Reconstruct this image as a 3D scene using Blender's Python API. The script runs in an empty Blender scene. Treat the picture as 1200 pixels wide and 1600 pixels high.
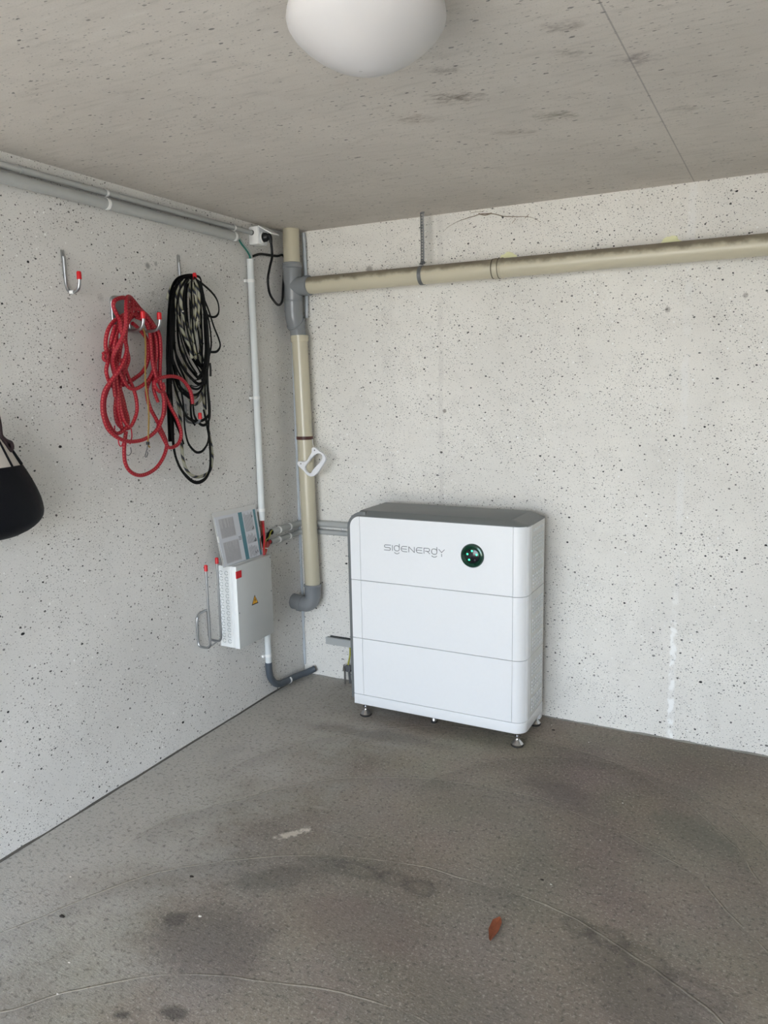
import bpy, bmesh, math, random
from mathutils import Vector, Matrix
random.seed(7)
# settings
EXPO = 2.46
SKY = 1.8
SUNE = 7.0
OX0 = 0.08
OX1 = 2.5
OZ = 2.1
DY = -4.5
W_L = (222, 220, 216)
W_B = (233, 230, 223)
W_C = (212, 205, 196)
FL_D = (118, 109, 98)
FL_L = (146, 136, 123)
FL_R = (190, 186, 178)
LX = 1.42
LY = -1.84
S = bpy.context.scene
COL = S.collection

# ------------------------------------------------------------------ camera
cam_d = bpy.data.cameras.new('camera'); cam = bpy.data.objects.new('camera', cam_d); COL.objects.link(cam)
cam_d.sensor_fit = 'VERTICAL'; cam_d.sensor_height = 36.0; cam_d.lens = 1200.94/1600*36.0
cam_d.clip_start = 0.05
YAW, PITCH, ROLL = -0.4773898, 0.1646122, -0.0196590
fw = Vector((math.sin(YAW)*math.cos(PITCH), math.cos(YAW)*math.cos(PITCH), -math.sin(PITCH)))
rt = Vector((math.cos(YAW), -math.sin(YAW), 0)); up = rt.cross(fw)
r2 = rt*math.cos(ROLL) + up*math.sin(ROLL); u2 = -rt*math.sin(ROLL) + up*math.cos(ROLL)
m = Matrix((r2, u2, -fw)).transposed().to_4x4(); m.translation = (2.144492, -3.208639, 1.482794)
cam.matrix_world = m
S.camera = cam

# ------------------------------------------------------------------ light
S.view_settings.view_transform = 'Standard'; S.view_settings.look = 'None'
S.view_settings.gamma = 1.0; S.view_settings.use_curve_mapping = False
S.view_settings.exposure = EXPO
w = bpy.data.worlds.new('world'); S.world = w; w.use_nodes = True
nt = w.node_tree; nt.nodes.clear()
wo = nt.nodes.new('ShaderNodeOutputWorld'); bg = nt.nodes.new('ShaderNodeBackground')
tc = nt.nodes.new('ShaderNodeTexCoord'); sx = nt.nodes.new('ShaderNodeSeparateXYZ'); rp = nt.nodes.new('ShaderNodeValToRGB')
nt.links.new(tc.outputs['Generated'], sx.inputs[0]); nt.links.new(sx.outputs['Z'], rp.inputs[0])
rp.color_ramp.elements[0].position = 0.0; rp.color_ramp.elements[0].color = (0.86, 0.93, 1.0, 1)
rp.color_ramp.elements[1].position = 0.6; rp.color_ramp.elements[1].color = (0.58, 0.74, 0.98, 1)
nt.links.new(rp.outputs[0], bg.inputs[0]); bg.inputs[1].default_value = SKY
nt.links.new(bg.outputs[0], wo.inputs[0])
sd = bpy.data.lights.new('sun', 'SUN'); sun = bpy.data.objects.new('sun', sd); COL.objects.link(sun)
sd.energy = SUNE; sd.angle = math.radians(0.6); sd.color = (1.0, 0.90, 0.78)
sun.rotation_euler = (math.radians(-38), math.radians(12), 0)        # comes from behind the building, over the roof, onto the forecourt
pl = bpy.data.lights.new('door_portal', 'AREA'); po = bpy.data.objects.new('door_portal', pl); COL.objects.link(po)
pl.shape = 'RECTANGLE'; pl.size = OX1-OX0; pl.size_y = OZ; pl.cycles.is_portal = True
po.location = ((OX0+OX1)/2, DY, OZ/2); po.rotation_euler = (math.radians(90), 0, 0)

# ------------------------------------------------------------------ material helpers
class N:
    def __init__(s, name):
        s.m = bpy.data.materials.new(name); s.m.use_nodes = True; s.t = s.m.node_tree
        s.b = s.t.nodes['Principled BSDF']
    def n(s, typ, **kw):
        x = s.t.nodes.new('ShaderNode'+typ)
        for k, v in kw.items():
            if k.startswith('i_'): x.inputs[k[2:].replace('_', ' ')].default_value = v
            else: setattr(x, k, v)
        return x
    def l(s, a, b): s.t.links.new(a, b)
    def put(s, sock, v):
        if hasattr(v, 'is_output') or isinstance(v, bpy.types.NodeSocket): s.l(v, sock)
        else: sock.default_value = v
    def math(s, op, a, b=None, c=None, clamp=False):
        x = s.n('Math', operation=op); x.use_clamp = clamp
        s.put(x.inputs[0], a)
        if b is not None: s.put(x.inputs[1], b)
        if c is not None: s.put(x.inputs[2], c)
        return x.outputs[0]
    def vmath(s, op, a, b):
        x = s.n('VectorMath', operation=op); s.put(x.inputs[0], a); s.put(x.inputs[1], b); return x.outputs[0]
    def sstep(s, v, a, b):
        x = s.n('MapRange', interpolation_type='SMOOTHSTEP'); s.put(x.inputs[0], v)
        x.inputs[1].default_value = a; x.inputs[2].default_value = b; return x.outputs[0]
    def mix(s, f, a, b, mode='MIX'):
        x = s.n('Mix', data_type='RGBA', blend_type=mode); s.put(x.inputs[0], f); s.put(x.inputs[6], a); s.put(x.inputs[7], b); return x.outputs[2]
    def noise(s, vec, scale, detail=3, rough=.5, col=False):
        x = s.n('TexNoise', i_Scale=scale, i_Detail=detail, i_Roughness=rough); s.put(x.inputs['Vector'], vec)
        return x.outputs['Color' if col else 'Fac']
    def bump(s, h, strength=.3, dist=.01, nrm=None):
        x = s.n('Bump', i_Strength=strength, i_Distance=dist); s.l(h, x.inputs['Height'])
        if nrm: s.l(nrm, x.inputs['Normal'])
        s.l(x.outputs[0], s.b.inputs['Normal']); return x.outputs[0]
    def base(s, v): s.put(s.b.inputs['Base Color'], v)
    def rough(s, v): s.put(s.b.inputs['Roughness'], v)

def rgb(r, g, b): # sRGB 0-255 -> linear
    f = lambda c: ((c/255+.055)/1.055)**2.4 if c/255 > .04045 else c/255/12.92
    return (f(r), f(g), f(b), 1)

def simple(name, col, rough=.5, metal=0., wear=.06, scale=40., bump=0., spec=.5, emit=None, trans=0., sss=0.):
    a = N(name); p = a.n('TexCoord').outputs['Object']
    nz = a.noise(p, scale, 4, .6)
    dk = tuple(c*(1-wear*2) for c in col[:3])+(1,); lt = tuple(min(1, c*(1+wear)) for c in col[:3])+(1,)
    a.base(a.mix(nz, dk, lt)); a.b.inputs['Metallic'].default_value = metal
    a.rough(a.math('MULTIPLY_ADD', nz, .12, rough-.06))
    a.b.inputs['Specular IOR Level'].default_value = spec
    if bump: a.bump(nz, bump, .002)
    if emit: a.b.inputs['Emission Color'].default_value = emit[0]; a.b.inputs['Emission Strength'].default_value = emit[1]
    if trans: a.b.inputs['Transmission Weight'].default_value = trans
    if sss: a.b.inputs['Subsurface Weight'].default_value = sss; a.b.inputs['Subsurface Radius'].default_value = (.05, .05, .05)
    return a.m

def speckle(name, ax, paint, kind):
    """flecked paint on cast concrete; ax = the two world axes the surface lies in"""
    a = N(name)
    pos = a.n('NewGeometry').outputs['Position']
    sp = a.n('SeparateXYZ'); a.l(pos, sp.inputs[0])
    cb = a.n('CombineXYZ'); a.l(sp.outputs[ax[0]], cb.inputs[0]); a.l(sp.outputs[ax[1]], cb.inputs[1])
    P = cb.outputs[0]
    warp = a.vmath('MULTIPLY', a.vmath('SUBTRACT', a.noise(P, 170., 2, .5, True), (.5, .5, .5)), (.005, .005, 0))
    PW = a.vmath('ADD', P, warp)
    mottle = a.noise(P, 2.2, 4, .55); mott2 = a.noise(P, 9., 4, .6)
    col = a.mix(a.sstep(mottle, .3, .7), tuple(c*.94 for c in paint[:3])+(1,), tuple(min(1, c*1.04) for c in paint[:3])+(1,))
    col = a.mix(a.math('MULTIPLY', a.sstep(mott2, .45, .7), .10), col, (.38, .36, .33, 1))
    fine = a.noise(P, 260., 2, .6)
    col = a.mix(a.math('MULTIPLY', a.sstep(fine, .52, .72), .30 if kind != 'ceiling' else .22), col, (.30, .29, .28, 1))
    clump = a.sstep(a.noise(P, 4.5, 2, .5), .35, .62)
    def flecks(scale, frac, rad, colr, amt, stretch=None, off=0.):
        nonlocal col
        v = PW
        if stretch:
            mp = a.n('Mapping'); mp.inputs['Rotation'].default_value = (0, 0, stretch[0]); mp.inputs['Scale'].default_value = (1/stretch[1], 1, 1)
            a.l(v, mp.inputs[0]); v = mp.outputs[0]
        v = a.vmath('ADD', v, (off, off*1.7, 0))
        x = a.n('TexVoronoi', voronoi_dimensions='2D', i_Scale=scale); a.l(v, x.inputs['Vector'])
        sc = a.n('SeparateColor'); a.l(x.outputs['Color'], sc.inputs[0])
        sel = a.math('LESS_THAN', sc.outputs[0], a.math('MULTIPLY', frac, a.math('MULTIPLY_ADD', clump, .9, .55)))
        r = a.math('MULTIPLY', a.math('MULTIPLY_ADD', sc.outputs[1], .75, .45), rad*scale)
        d = a.math('DIVIDE', x.outputs['Distance'], r)
        mk = a.math('MULTIPLY', a.math('SUBTRACT', 1., a.sstep(d, .75, 1.1)), sel)
        mk = a.math('MULTIPLY', mk, a.math('MULTIPLY_ADD', sc.outputs[2], .35, .68))
        col = a.mix(a.math('MULTIPLY', mk, amt), col, colr)
        return mk
    if kind == 'ceiling':
        st = (1.45, 2.0)
        flecks(95., .34, .0014, (.18, .17, .16, 1), .60, st, 3.1)
        flecks(52., .30, .0020, (.10, .095, .09, 1), .70, (1.55, 2.4))
        b1 = flecks(30., .18, .0031, (.05, .05, .048, 1), .80, st, 7.7)
        flecks(13., .05, .0045, (.10, .09, .08, 1), .7, (1.4, 3.0), 5.2)
        # dirt smears
        mp = a.n('Mapping'); mp.inputs['Rotation'].default_value = (0, 0, .5); mp.inputs['Scale'].default_value = (4.0, 11., 1); a.l(P, mp.inputs[0])
        sm = a.math('MULTIPLY', a.sstep(a.noise(mp.outputs[0], 1.3, 5, .65), .58, .78), a.sstep(a.noise(P, 1.6, 2, .5), .45, .62))
        col = a.mix(a.math('MULTIPLY', sm, .35), col, (.17, .13, .10, 1))
        # long faint drag marks of the paint roller
        mp2 = a.n('Mapping'); mp2.inputs['Rotation'].default_value = (0, 0, .46); mp2.inputs['Scale'].default_value = (5., 34., 1); a.l(P, mp2.inputs[0])
        dr = a.noise(mp2.outputs[0], 1.6, 5, .7)
        col = a.mix(a.math('MULTIPLY', a.sstep(dr, .5, .72), .22), col, (.22, .20, .17, 1))
        col = a.mix(a.math('MULTIPLY', a.math('SUBTRACT', 1., a.sstep(dr, .28, .46)), .20), col, (.80, .78, .74, 1))
        # damp stains
        for (x0, y0, rx, ry, am, cl) in ((1.36, -1.24, .16, .10, .95, (.10, .065, .04, 1)), (1.545, -.98, .13, .09, .8, (.13, .11, .06, 1)), (1.80, -1.26, .13, .09, .75, (.16, .12, .12, 1)),
                                     (1.70, -1.50, .10, .07, .6, (.14, .10, .08, 1)), (1.20, -1.15, .14, .09, .55, (.18, .12, .08, 1)), (1.40, -.90, .18, .06, .5, (.16, .11, .07, 1)), (1.86, -.85, .12, .07, .5, (.16, .13, .10, 1)), (1.68, -1.37, .10, .06, .55, (.12, .10, .08, 1)), (1.40, -1.42, .10, .06, .6, (.12, .09, .07, 1))):
            mq = a.n('Mapping', vector_type='TEXTURE'); mq.inputs['Location'].default_value = (x0, y0, 0); mq.inputs['Rotation'].default_value = (0, 0, .46); mq.inputs['Scale'].default_value = (rx, ry, 1)
            a.l(P, mq.inputs[0]); ln_ = a.n('VectorMath', operation='LENGTH'); a.l(mq.outputs[0], ln_.inputs[0])
            env = a.math('SUBTRACT', 1., a.sstep(ln_.outputs['Value'], .15, 1.0))
            mp3 = a.n('Mapping'); mp3.inputs['Rotation'].default_value = (0, 0, .46); mp3.inputs['Scale'].default_value = (1., 2.0, 1); mp3.inputs['Location'].default_value = (x0*3, y0, 0); a.l(P, mp3.inputs[0])
            nz = a.noise(mp3.outputs[0], 26., 5, .7)
            mk = a.math('MULTIPLY', a.sstep(a.math('MULTIPLY_ADD', env, .30, nz), .66, .98), env)
            col = a.mix(a.math('MULTIPLY', mk, am*.85), col, cl)
        # formwork joint across the ceiling
        dj = a.math('ABSOLUTE', a.math('SUBTRACT', sp.outputs[0], a.math('MULTIPLY_ADD', sp.outputs[1], .012, 1.806)))
        col = a.mix(a.math('MULTIPLY', a.math('SUBTRACT', 1., a.sstep(dj, .0008, .0028)), .55), col, (.22, .20, .19, 1))
    else:
        flecks(120., .50, .0014, (.13, .125, .12, 1), .85, (1.1, 1.25), 3.1)
        flecks(55., .38, .0022, (.05, .048, .045, 1), .95, (.4, 1.35), 1.3)
        b1 = flecks(27., .22, .0034, (.012, .012, .014, 1), 1.0, (.8, 1.3), 7.7)
        flecks(15., .05, .0046, (.012, .012, .012, 1), 1.0, (1.7, 1.5), 9.7)
        flecks(26., .13, .0036, (.95, .95, .93, 1), .8, None, 4.4)
        flecks(60., .12, .0022, (.95, .95, .93, 1), .6, None, 2.4)
        if kind == 'back':
            # formwork joints: faint vertical bands
            for x0, ww, am in ((1.803, .020, .35), (.783, .018, -.18), (.52, .05, -.10)):
                dj = a.math('ABSOLUTE', a.math('SUBTRACT', a.math('ADD', sp.outputs[0], a.math('MULTIPLY', a.math('SUBTRACT', a.noise(P, 12., 2), .5), .02)), x0))
                mk = a.math('MULTIPLY', a.math('SUBTRACT', 1., a.sstep(dj, ww*.35, ww)), a.sstep(a.noise(P, 7., 3), .35, .6))
                col = a.mix(a.math('MULTIPLY', mk, abs(am)), col, (.85, .85, .84, 1) if am > 0 else (.40, .38, .36, 1))
            dj = a.math('ABSOLUTE', a.math('SUBTRACT', a.math('ADD', sp.outputs[0], a.math('MULTIPLY', a.math('SUBTRACT', a.noise(P, 30., 2), .5), .03)), 1.803))
            mk = a.math('MULTIPLY', a.math('SUBTRACT', 1., a.sstep(dj, .006, .012)), a.math('SUBTRACT', 1., a.sstep(sp.outputs[2], .45, .72)))
            mk = a.math('MULTIPLY', mk, a.sstep(a.noise(P, 22., 3), .42, .56))
            col = a.mix(a.math('MULTIPLY', mk, .8), col, (.97, .97, .95, 1))
            # grey skim band just under the ceiling at the corner side and a few smudges
            for (x0, z0, rr, am) in ((.434, 2.0, .022, .6), (.80, 1.36, .012, .7), (.72, 1.43, .008, .4), (1.73, 1.745, .014, .5), (2.0, 1.78, .012, .5)):
                dd = a.n('VectorMath', operation='DISTANCE'); a.l(a.vmath('ADD', P, warp), dd.inputs[0]); dd.inputs[1].default_value = (x0, z0, 0)
                col = a.mix(a.math('MULTIPLY', a.math('SUBTRACT', 1., a.sstep(dd.outputs['Value'], rr*.45, rr)), am), col, (.16, .13, .11, 1))
        else:
            for (x0, z0, rr, am) in ((-.949, 1.938, .017, .6), (-.905, 1.95, .012, .45), (-1.19, 1.80, .02, .2), (-.93, 1.84, .012, .3)):
                dd = a.n('VectorMath', operation='DISTANCE'); a.l(a.vmath('ADD', P, warp), dd.inputs[0]); dd.inputs[1].default_value = (x0, z0, 0)
                col = a.mix(a.math('MULTIPLY', a.math('SUBTRACT', 1., a.sstep(dd.outputs['Value'], rr*.3, rr)), am), col, (.10, .10, .10, 1))
    a.base(col); a.rough(.72 if kind != 'ceiling' else .8)
    a.b.inputs['Specular IOR Level'].default_value = .35
    h = a.math('ADD', a.math('MULTIPLY', a.noise(P, 6., 3), 1.0), a.math('MULTIPLY', a.noise(P, 90., 3, .6), .10))
    a.bump(h, .35, .006)
    return a.m

def floor_mat():
    a = N('trowelled_concrete')
    pos = a.n('NewGeometry').outputs['Position']
    sp = a.n('SeparateXYZ'); a.l(pos, sp.inputs[0])
    P = pos
    wob = a.math('MULTIPLY', a.math('SUBTRACT', a.noise(P, 2.3, 3), .5), .10)
    big = a.noise(P, 1.25, 5, .6); mid = a.noise(P, 5., 5, .62); grit = a.noise(P, 190., 3, .7); g2 = a.noise(P, 70., 4, .7)
    col = a.mix(a.sstep(big, .34, .68), rgb(*FL_D), rgb(*FL_L))
    hue = a.noise(P, 3.1, 2, .5, True)
    col = a.mix(.10, col, hue, 'OVERLAY')
    col = a.mix(a.math('MULTIPLY', a.sstep(mid, .46, .75), .35), col, rgb(100, 90, 82))
    # brushed grey rim by the left wall, part of it painted light
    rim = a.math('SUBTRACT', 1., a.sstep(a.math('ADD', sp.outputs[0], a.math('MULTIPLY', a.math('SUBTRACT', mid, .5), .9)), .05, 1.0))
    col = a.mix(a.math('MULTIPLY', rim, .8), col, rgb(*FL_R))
    # fine grain
    col = a.mix(a.math('MULTIPLY', a.sstep(a.math('MULTIPLY_ADD', a.noise(P, 110., 2, .5), .5, a.math('MULTIPLY', grit, .5)), .52, .64), .55), col, rgb(186, 178, 164))
    col = a.mix(a.math('MULTIPLY', a.sstep(g2, .52, .66), .50), col, rgb(56, 52, 48))
    # trowel arcs: each pass of the float left a low ridge
    hsum = None; prev = None
    arcs = [(1.41, -2.90, 1.133, .55), (1.38, -2.36, 1.144, .5), (1.32, -1.72, 1.038, .35), (1.25, -1.21, .982, .30), (1.62, -.94, .620, .22)]
    for i, (cx, cy, R, am) in enumerate(arcs):
        dx = a.math('SUBTRACT', sp.outputs[0], cx); dy = a.math('SUBTRACT', sp.outputs[1], cy)
        d = a.math('ADD', a.math('SUBTRACT', a.math('SQRT', a.math('ADD', a.math('MULTIPLY', dx, dx), a.math('MULTIPLY', dy, dy))), R), wob)
        top = a.sstep(dy, R*.05, R*.35)
        line = a.math('MULTIPLY', a.math('SUBTRACT', 1., a.sstep(a.math('ABSOLUTE', d), .0012, .0045)), top)
        line = a.math('MULTIPLY', line, a.sstep(a.noise(P, 4.+i, 2), .36, .50))
        col = a.mix(a.math('MULTIPLY', line, am), col, rgb(176, 166, 150))
        inside = a.math('MULTIPLY', a.math('SUBTRACT', 1., a.sstep(d, -.10, 0.)), top)
        col = a.mix(a.math('MULTIPLY', a.math('MULTIPLY', a.sstep(d, -.13, -.004), a.math('SUBTRACT', 1., a.sstep(d, -.004, .0))), a.math('MULTIPLY', top, .16)), col, rgb(60, 55, 50))
        hh = a.math('MULTIPLY', a.math('SUBTRACT', 1., a.sstep(d, -.06, .0)), top)
        hsum = a.math('MULTIPLY', hh, -1.0) if hsum is None else a.math('SUBTRACT', hsum, hh)
        hsum = a.math('ADD', hsum, a.math('MULTIPLY', line, 1.2))
    def blob(x0, y0, rx, ry, rot, colr, am, hollow=0.):
        nonlocal col
        mp = a.n('Mapping', vector_type='TEXTURE'); mp.inputs['Location'].default_value = (x0, y0, 0); mp.inputs['Rotation'].default_value = (0, 0, rot); mp.inputs['Scale'].default_value = (rx, ry, 1)
        a.l(P, mp.inputs[0]); s2 = a.n('SeparateXYZ'); a.l(mp.outputs[0], s2.inputs[0])
        r = a.math('SQRT', a.math('ADD', a.math('MULTIPLY', s2.outputs[0], s2.outputs[0]), a.math('MULTIPLY', s2.outputs[1], s2.outputs[1])))
        r = a.math('ADD', r, a.math('MULTIPLY', a.math('SUBTRACT', a.noise(P, 9., 5, .7), .5), 1.5))
        r = a.math('ADD', r, a.math('MULTIPLY', a.math('SUBTRACT', a.noise(P, 55., 3, .7), .5), 3.0 if rx < .06 and colr[0] > .3 else .7))
        mk = a.math('SUBTRACT', 1., a.sstep(r, .35, 1.15))
        if hollow: mk = a.math('MULTIPLY', mk, a.math('MULTIPLY_ADD', a.sstep(r, .3, .7), hollow, 1-hollow))
        col = a.mix(a.math('MULTIPLY', mk, am), col, colr)
    for b in BLOBS: blob(*b)
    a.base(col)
    a.rough(a.math('MULTIPLY_ADD', mid, .2, .66)); a.b.inputs['Specular IOR Level'].default_value = .4
    mp = a.n('Mapping'); mp.inputs['Rotation'].default_value = (0, 0, .6); mp.inputs['Scale'].default_value = (1., 3., 1); a.l(P, mp.inputs[0])
    brush = a.noise(mp.outputs[0], 60., 3, .6)
    h = a.math('ADD', a.math('ADD', a.math('MULTIPLY', brush, .35), a.math('MULTIPLY', grit, .32)), a.math('ADD', a.math('MULTIPLY', hsum, .7), a.math('MULTIPLY', a.noise(P, 14., 4, .6), .8)))
    a.bump(h, .85, .0045)
    return a.m

BLOBS = [
    (1.262, -1.323, 0.060, 0.045, -0.01, rgb(56, 50, 46), 0.60, 0.75),
    (1.171, -1.323, 0.055, 0.045, 0.02, rgb(60, 54, 50), 0.45, 0.80),
    (1.060, -1.331, 0.100, 0.045, 0.04, rgb(62, 56, 52), 0.50, 0.75),
    (0.931, -1.350, 0.090, 0.040, 0.10, rgb(70, 64, 60), 0.35, 0.50),
    (0.760, -1.257, 0.055, 0.018, 0.86, rgb(206, 194, 178), 0.85, 0.00),
    (0.793, -1.217, 0.022, 0.020, 0.00, rgb(216, 204, 190), 0.80, 0.00),
    (0.762, -1.077, 0.030, 0.010, 0.00, rgb(170, 160, 148), 0.40, 0.00),
    (1.720, -1.283, 0.060, 0.045, -0.26, rgb(66, 60, 54), 0.50, 0.75),
    (1.809, -1.295, 0.070, 0.050, -0.36, rgb(62, 56, 50), 0.50, 0.75),
    (1.914, -1.335, 0.100, 0.050, -0.35, rgb(62, 56, 50), 0.50, 0.75),
    (2.042, -1.390, 0.120, 0.050, -0.35, rgb(66, 60, 54), 0.45, 0.70),
    (0.847, -1.773, 0.220, 0.160, 0.20, rgb(84, 78, 74), 0.45, 0.00),
    (0.862, -1.461, 0.200, 0.070, 0.71, rgb(84, 78, 72), 0.45, 0.00),
    (0.922, -2.005, 0.045, 0.025, 0.30, rgb(50, 46, 42), 0.65, 0.00),
    (0.816, -2.065, 0.030, 0.016, 0.30, rgb(52, 48, 44), 0.65, 0.00),
    (0.700, -1.748, 0.050, 0.040, 0.00, rgb(60, 56, 52), 0.50, 0.00),
    (1.155, -1.540, 0.250, 0.140, 0.00, rgb(116, 98, 92), 0.40, 0.00),
    (1.516, -0.617, 0.200, 0.100, -0.40, rgb(88, 78, 76), 0.45, 0.00),
    (1.957, -0.676, 0.180, 0.100, -0.60, rgb(92, 94, 82), 0.40, 0.00),
    (1.920, -1.472, 0.250, 0.120, -0.60, rgb(84, 76, 70), 0.40, 0.00),
    (1.501, -1.676, 0.200, 0.120, 0.00, rgb(104, 98, 84), 0.35, 0.00),
    (0.711, -0.478, 0.350, 0.060, 0.12, rgb(92, 88, 84), 0.40, 0.00),
    (0.196, -0.908, 0.150, 0.050, 1.50, rgb(160, 156, 150), 0.35, 0.00),
    (1.231, -0.846, 0.200, 0.100, 0.00, rgb(118, 108, 96), 0.30, 0.00),
    (1.956, -0.202, 0.200, 0.060, -0.39, rgb(120, 110, 102), 0.35, 0.00),
]
# ------------------------------------------------------------------ mesh helpers
def obj(name, bm, mat, parent=None, smooth=True, loc=None):
    me = bpy.data.meshes.new(name)
    bmesh.ops.recalc_face_normals(bm, faces=bm.faces[:]) if not getattr(bm, 'keep', False) else None
    bm.to_mesh(me); bm.free()
    mats = mat if isinstance(mat, (list, tuple)) else [mat]
    for x in mats: me.materials.append(x)
    if smooth:
        me.shade_smooth()
        try: me.set_sharp_from_angle(angle=math.radians(38))
        except Exception: pass
    o = bpy.data.objects.new(name, me); COL.objects.link(o)
    if parent is not None:
        o.parent = parent
        o.matrix_parent_inverse = Matrix.Translation(-parent.location)  # parents stay unrotated
    return o

def tag(o, label=None, cat=None, group=None, kind=None):
    if label: o['label'] = label
    if cat: o['category'] = cat
    if group: o['group'] = group
    if kind: o['kind'] = kind
    return o

def thing(name, label, cat, loc, group=None):
    o = bpy.data.objects.new(name, None); COL.objects.link(o); o.location = loc
    o.empty_display_size = .05
    return tag(o, label, cat, group)

def struct(name, bm, mat, smooth=False):
    return tag(obj(name, bm, mat, None, smooth), kind='structure')

def box(x0, x1, y0, y1, z0, z1, bev=0., seg=2, bm=None):
    b = bmesh.new()
    bmesh.ops.create_cube(b, size=1)
    for v in b.verts: v.co = ((x0+x1)/2+v.co.x*(x1-x0), (y0+y1)/2+v.co.y*(y1-y0), (z0+z1)/2+v.co.z*(z1-z0))
    if bev: bmesh.ops.bevel(b, geom=b.edges[:], offset=bev, segments=seg, affect='EDGES', profile=.5)
    return merge(bm, b)

def merge(bm, b):
    if bm is None: return b
    me = bpy.data.meshes.new('t'); b.to_mesh(me); b.free(); bm.from_mesh(me); bpy.data.meshes.remove(me); return bm

def spline(pts, n=6, closed=False):
    P = [Vector(p) for p in pts]
    if len(P) < 3: return P
    out = []; L = len(P)
    for i in range(L if closed else L-1):
        if closed: p0, p1, p2, p3 = P[(i-1) % L], P[i], P[(i+1) % L], P[(i+2) % L]
        else: p0, p1, p2, p3 = P[max(i-1, 0)], P[i], P[i+1], P[min(i+2, L-1)]
        for k in range(n):
            t = k/n
            out.append(.5*((2*p1)+(-p0+p2)*t+(2*p0-5*p1+4*p2-p3)*t*t+(-p0+3*p1-3*p2+p3)*t**3))
    if not closed: out.append(P[-1].copy())
    return out

def tube(pts, r, sides=10, closed=False, sub=6, flat=1., bm=None, cap=True, rfun=None, nrm=None, mi=0):
    """swept tube; flat<1 squashes the section along the wall normal (a strap)"""
    P = spline(pts, sub, closed) if sub > 1 else [Vector(p) for p in pts]
    bm = bm or bmesh.new(); uv = bm.loops.layers.uv.verify()
    n = len(P); rings = []; nv = None; dist = 0; ds = []
    for i, p in enumerate(P):
        a = P[i-1] if (i or closed) else p; b = P[(i+1) % n] if (i < n-1 or closed) else p
        t = (b-a).normalized() if (b-a).length > 1e-9 else Vector((0, 0, 1))
        if nrm is not None: nv = Vector(nrm)
        elif nv is None:
            nv = Vector((1, 0, 0)) if abs(t.x) < .8 else Vector((0, 1, 0))
        nv = (nv-t*nv.dot(t)); nv = nv.normalized() if nv.length > 1e-6 else t.orthogonal().normalized()
        bn = t.cross(nv)
        if i: dist += (p-P[i-1]).length
        ds.append(dist); rr = rfun(i/(n-1)) * r if rfun else r
        rings.append([bm.verts.new(p+nv*math.cos(2*math.pi*k/sides)*rr*flat+bn*math.sin(2*math.pi*k/sides)*rr) for k in range(sides)])
    m = n if closed else n-1
    for i in range(m):
        A, B = rings[i], rings[(i+1) % n]; d0 = ds[i]; d1 = ds[i+1] if i+1 < n else dist+(P[0]-P[-1]).length
        for k in range(sides):
            k2 = (k+1) % sides
            f = bm.faces.new((A[k], A[k2], B[k2], B[k])); f.material_index = mi
            for lp, u, v in zip(f.loops, (k, k+1, k+1, k), (d0, d0, d1, d1)): lp[uv].uv = (u/sides, v)
    if cap and not closed:
        for R in (rings[0], rings[-1]):
            f = bm.faces.new(R); f.material_index = mi
    return bm

def pipe(p, q, r, sides=28, r2=None, bm=None, cap=True):
    rf = (lambda t: 1+(r2/r-1)*t) if r2 else None
    return tube([p, q], r, sides, sub=1, bm=bm, cap=cap, rfun=rf)

def lathe(prof, origin, axis=(0, 0, 1), seg=36, bm=None, sx=1., sy=1.):
    """prof: (radius, height) pairs turned around axis"""
    ax = Vector(axis).normalized(); u = ax.orthogonal().normalized(); v = ax.cross(u); O = Vector(origin)
    if abs(ax.z) > .99: u, v = Vector((1, 0, 0)), Vector((0, 1, 0))
    bm = bm or bmesh.new(); rows = []
    for r, h in prof:
        if r < 1e-6: rows.append([bm.verts.new(O+ax*h)])
        else: rows.append([bm.verts.new(O+ax*h+u*math.cos(2*math.pi*k/seg)*r*sx+v*math.sin(2*math.pi*k/seg)*r*sy) for k in range(seg)])
    for A, B in zip(rows, rows[1:]):
        for k in range(seg):
            k2 = (k+1) % seg
            if len(A) == 1 and len(B) == 1: continue
            if len(A) == 1: bm.faces.new((A[0], B[k2], B[k]))
            elif len(B) == 1: bm.faces.new((A[k], A[k2], B[0]))
            else: bm.faces.new((A[k], A[k2], B[k2], B[k]))
    return bm

def prism(poly, ax, a, b, bm=None, bev=0.):
    """extrude a 2D polygon along axis ax ('x','y','z') from a to b; poly in the two other axes in xyz order"""
    bb = bmesh.new()
    def P(u, v, t): return {'x': (t, u, v), 'y': (u, t, v), 'z': (u, v, t)}[ax]
    A = [bb.verts.new(P(u, v, a)) for u, v in poly]; B = [bb.verts.new(P(u, v, b)) for u, v in poly]
    bb.faces.new(A); bb.faces.new(B[::-1])
    for i in range(len(poly)):
        j = (i+1) % len(poly); bb.faces.new((A[i], B[i], B[j], A[j]))
    bmesh.ops.recalc_face_normals(bb, faces=bb.faces[:])
    if bev: bmesh.ops.bevel(bb, geom=[e for e in bb.edges if e.calc_face_angle(0) > .6], offset=bev, segments=2, affect='EDGES', profile=.5)
    return merge(bm, bb)

def arc(cx, cy, r, a0, a1, n=8):
    return [(cx+r*math.cos(math.radians(a0+(a1-a0)*i/n)), cy+r*math.sin(math.radians(a0+(a1-a0)*i/n))) for i in range(n+1)]

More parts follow.
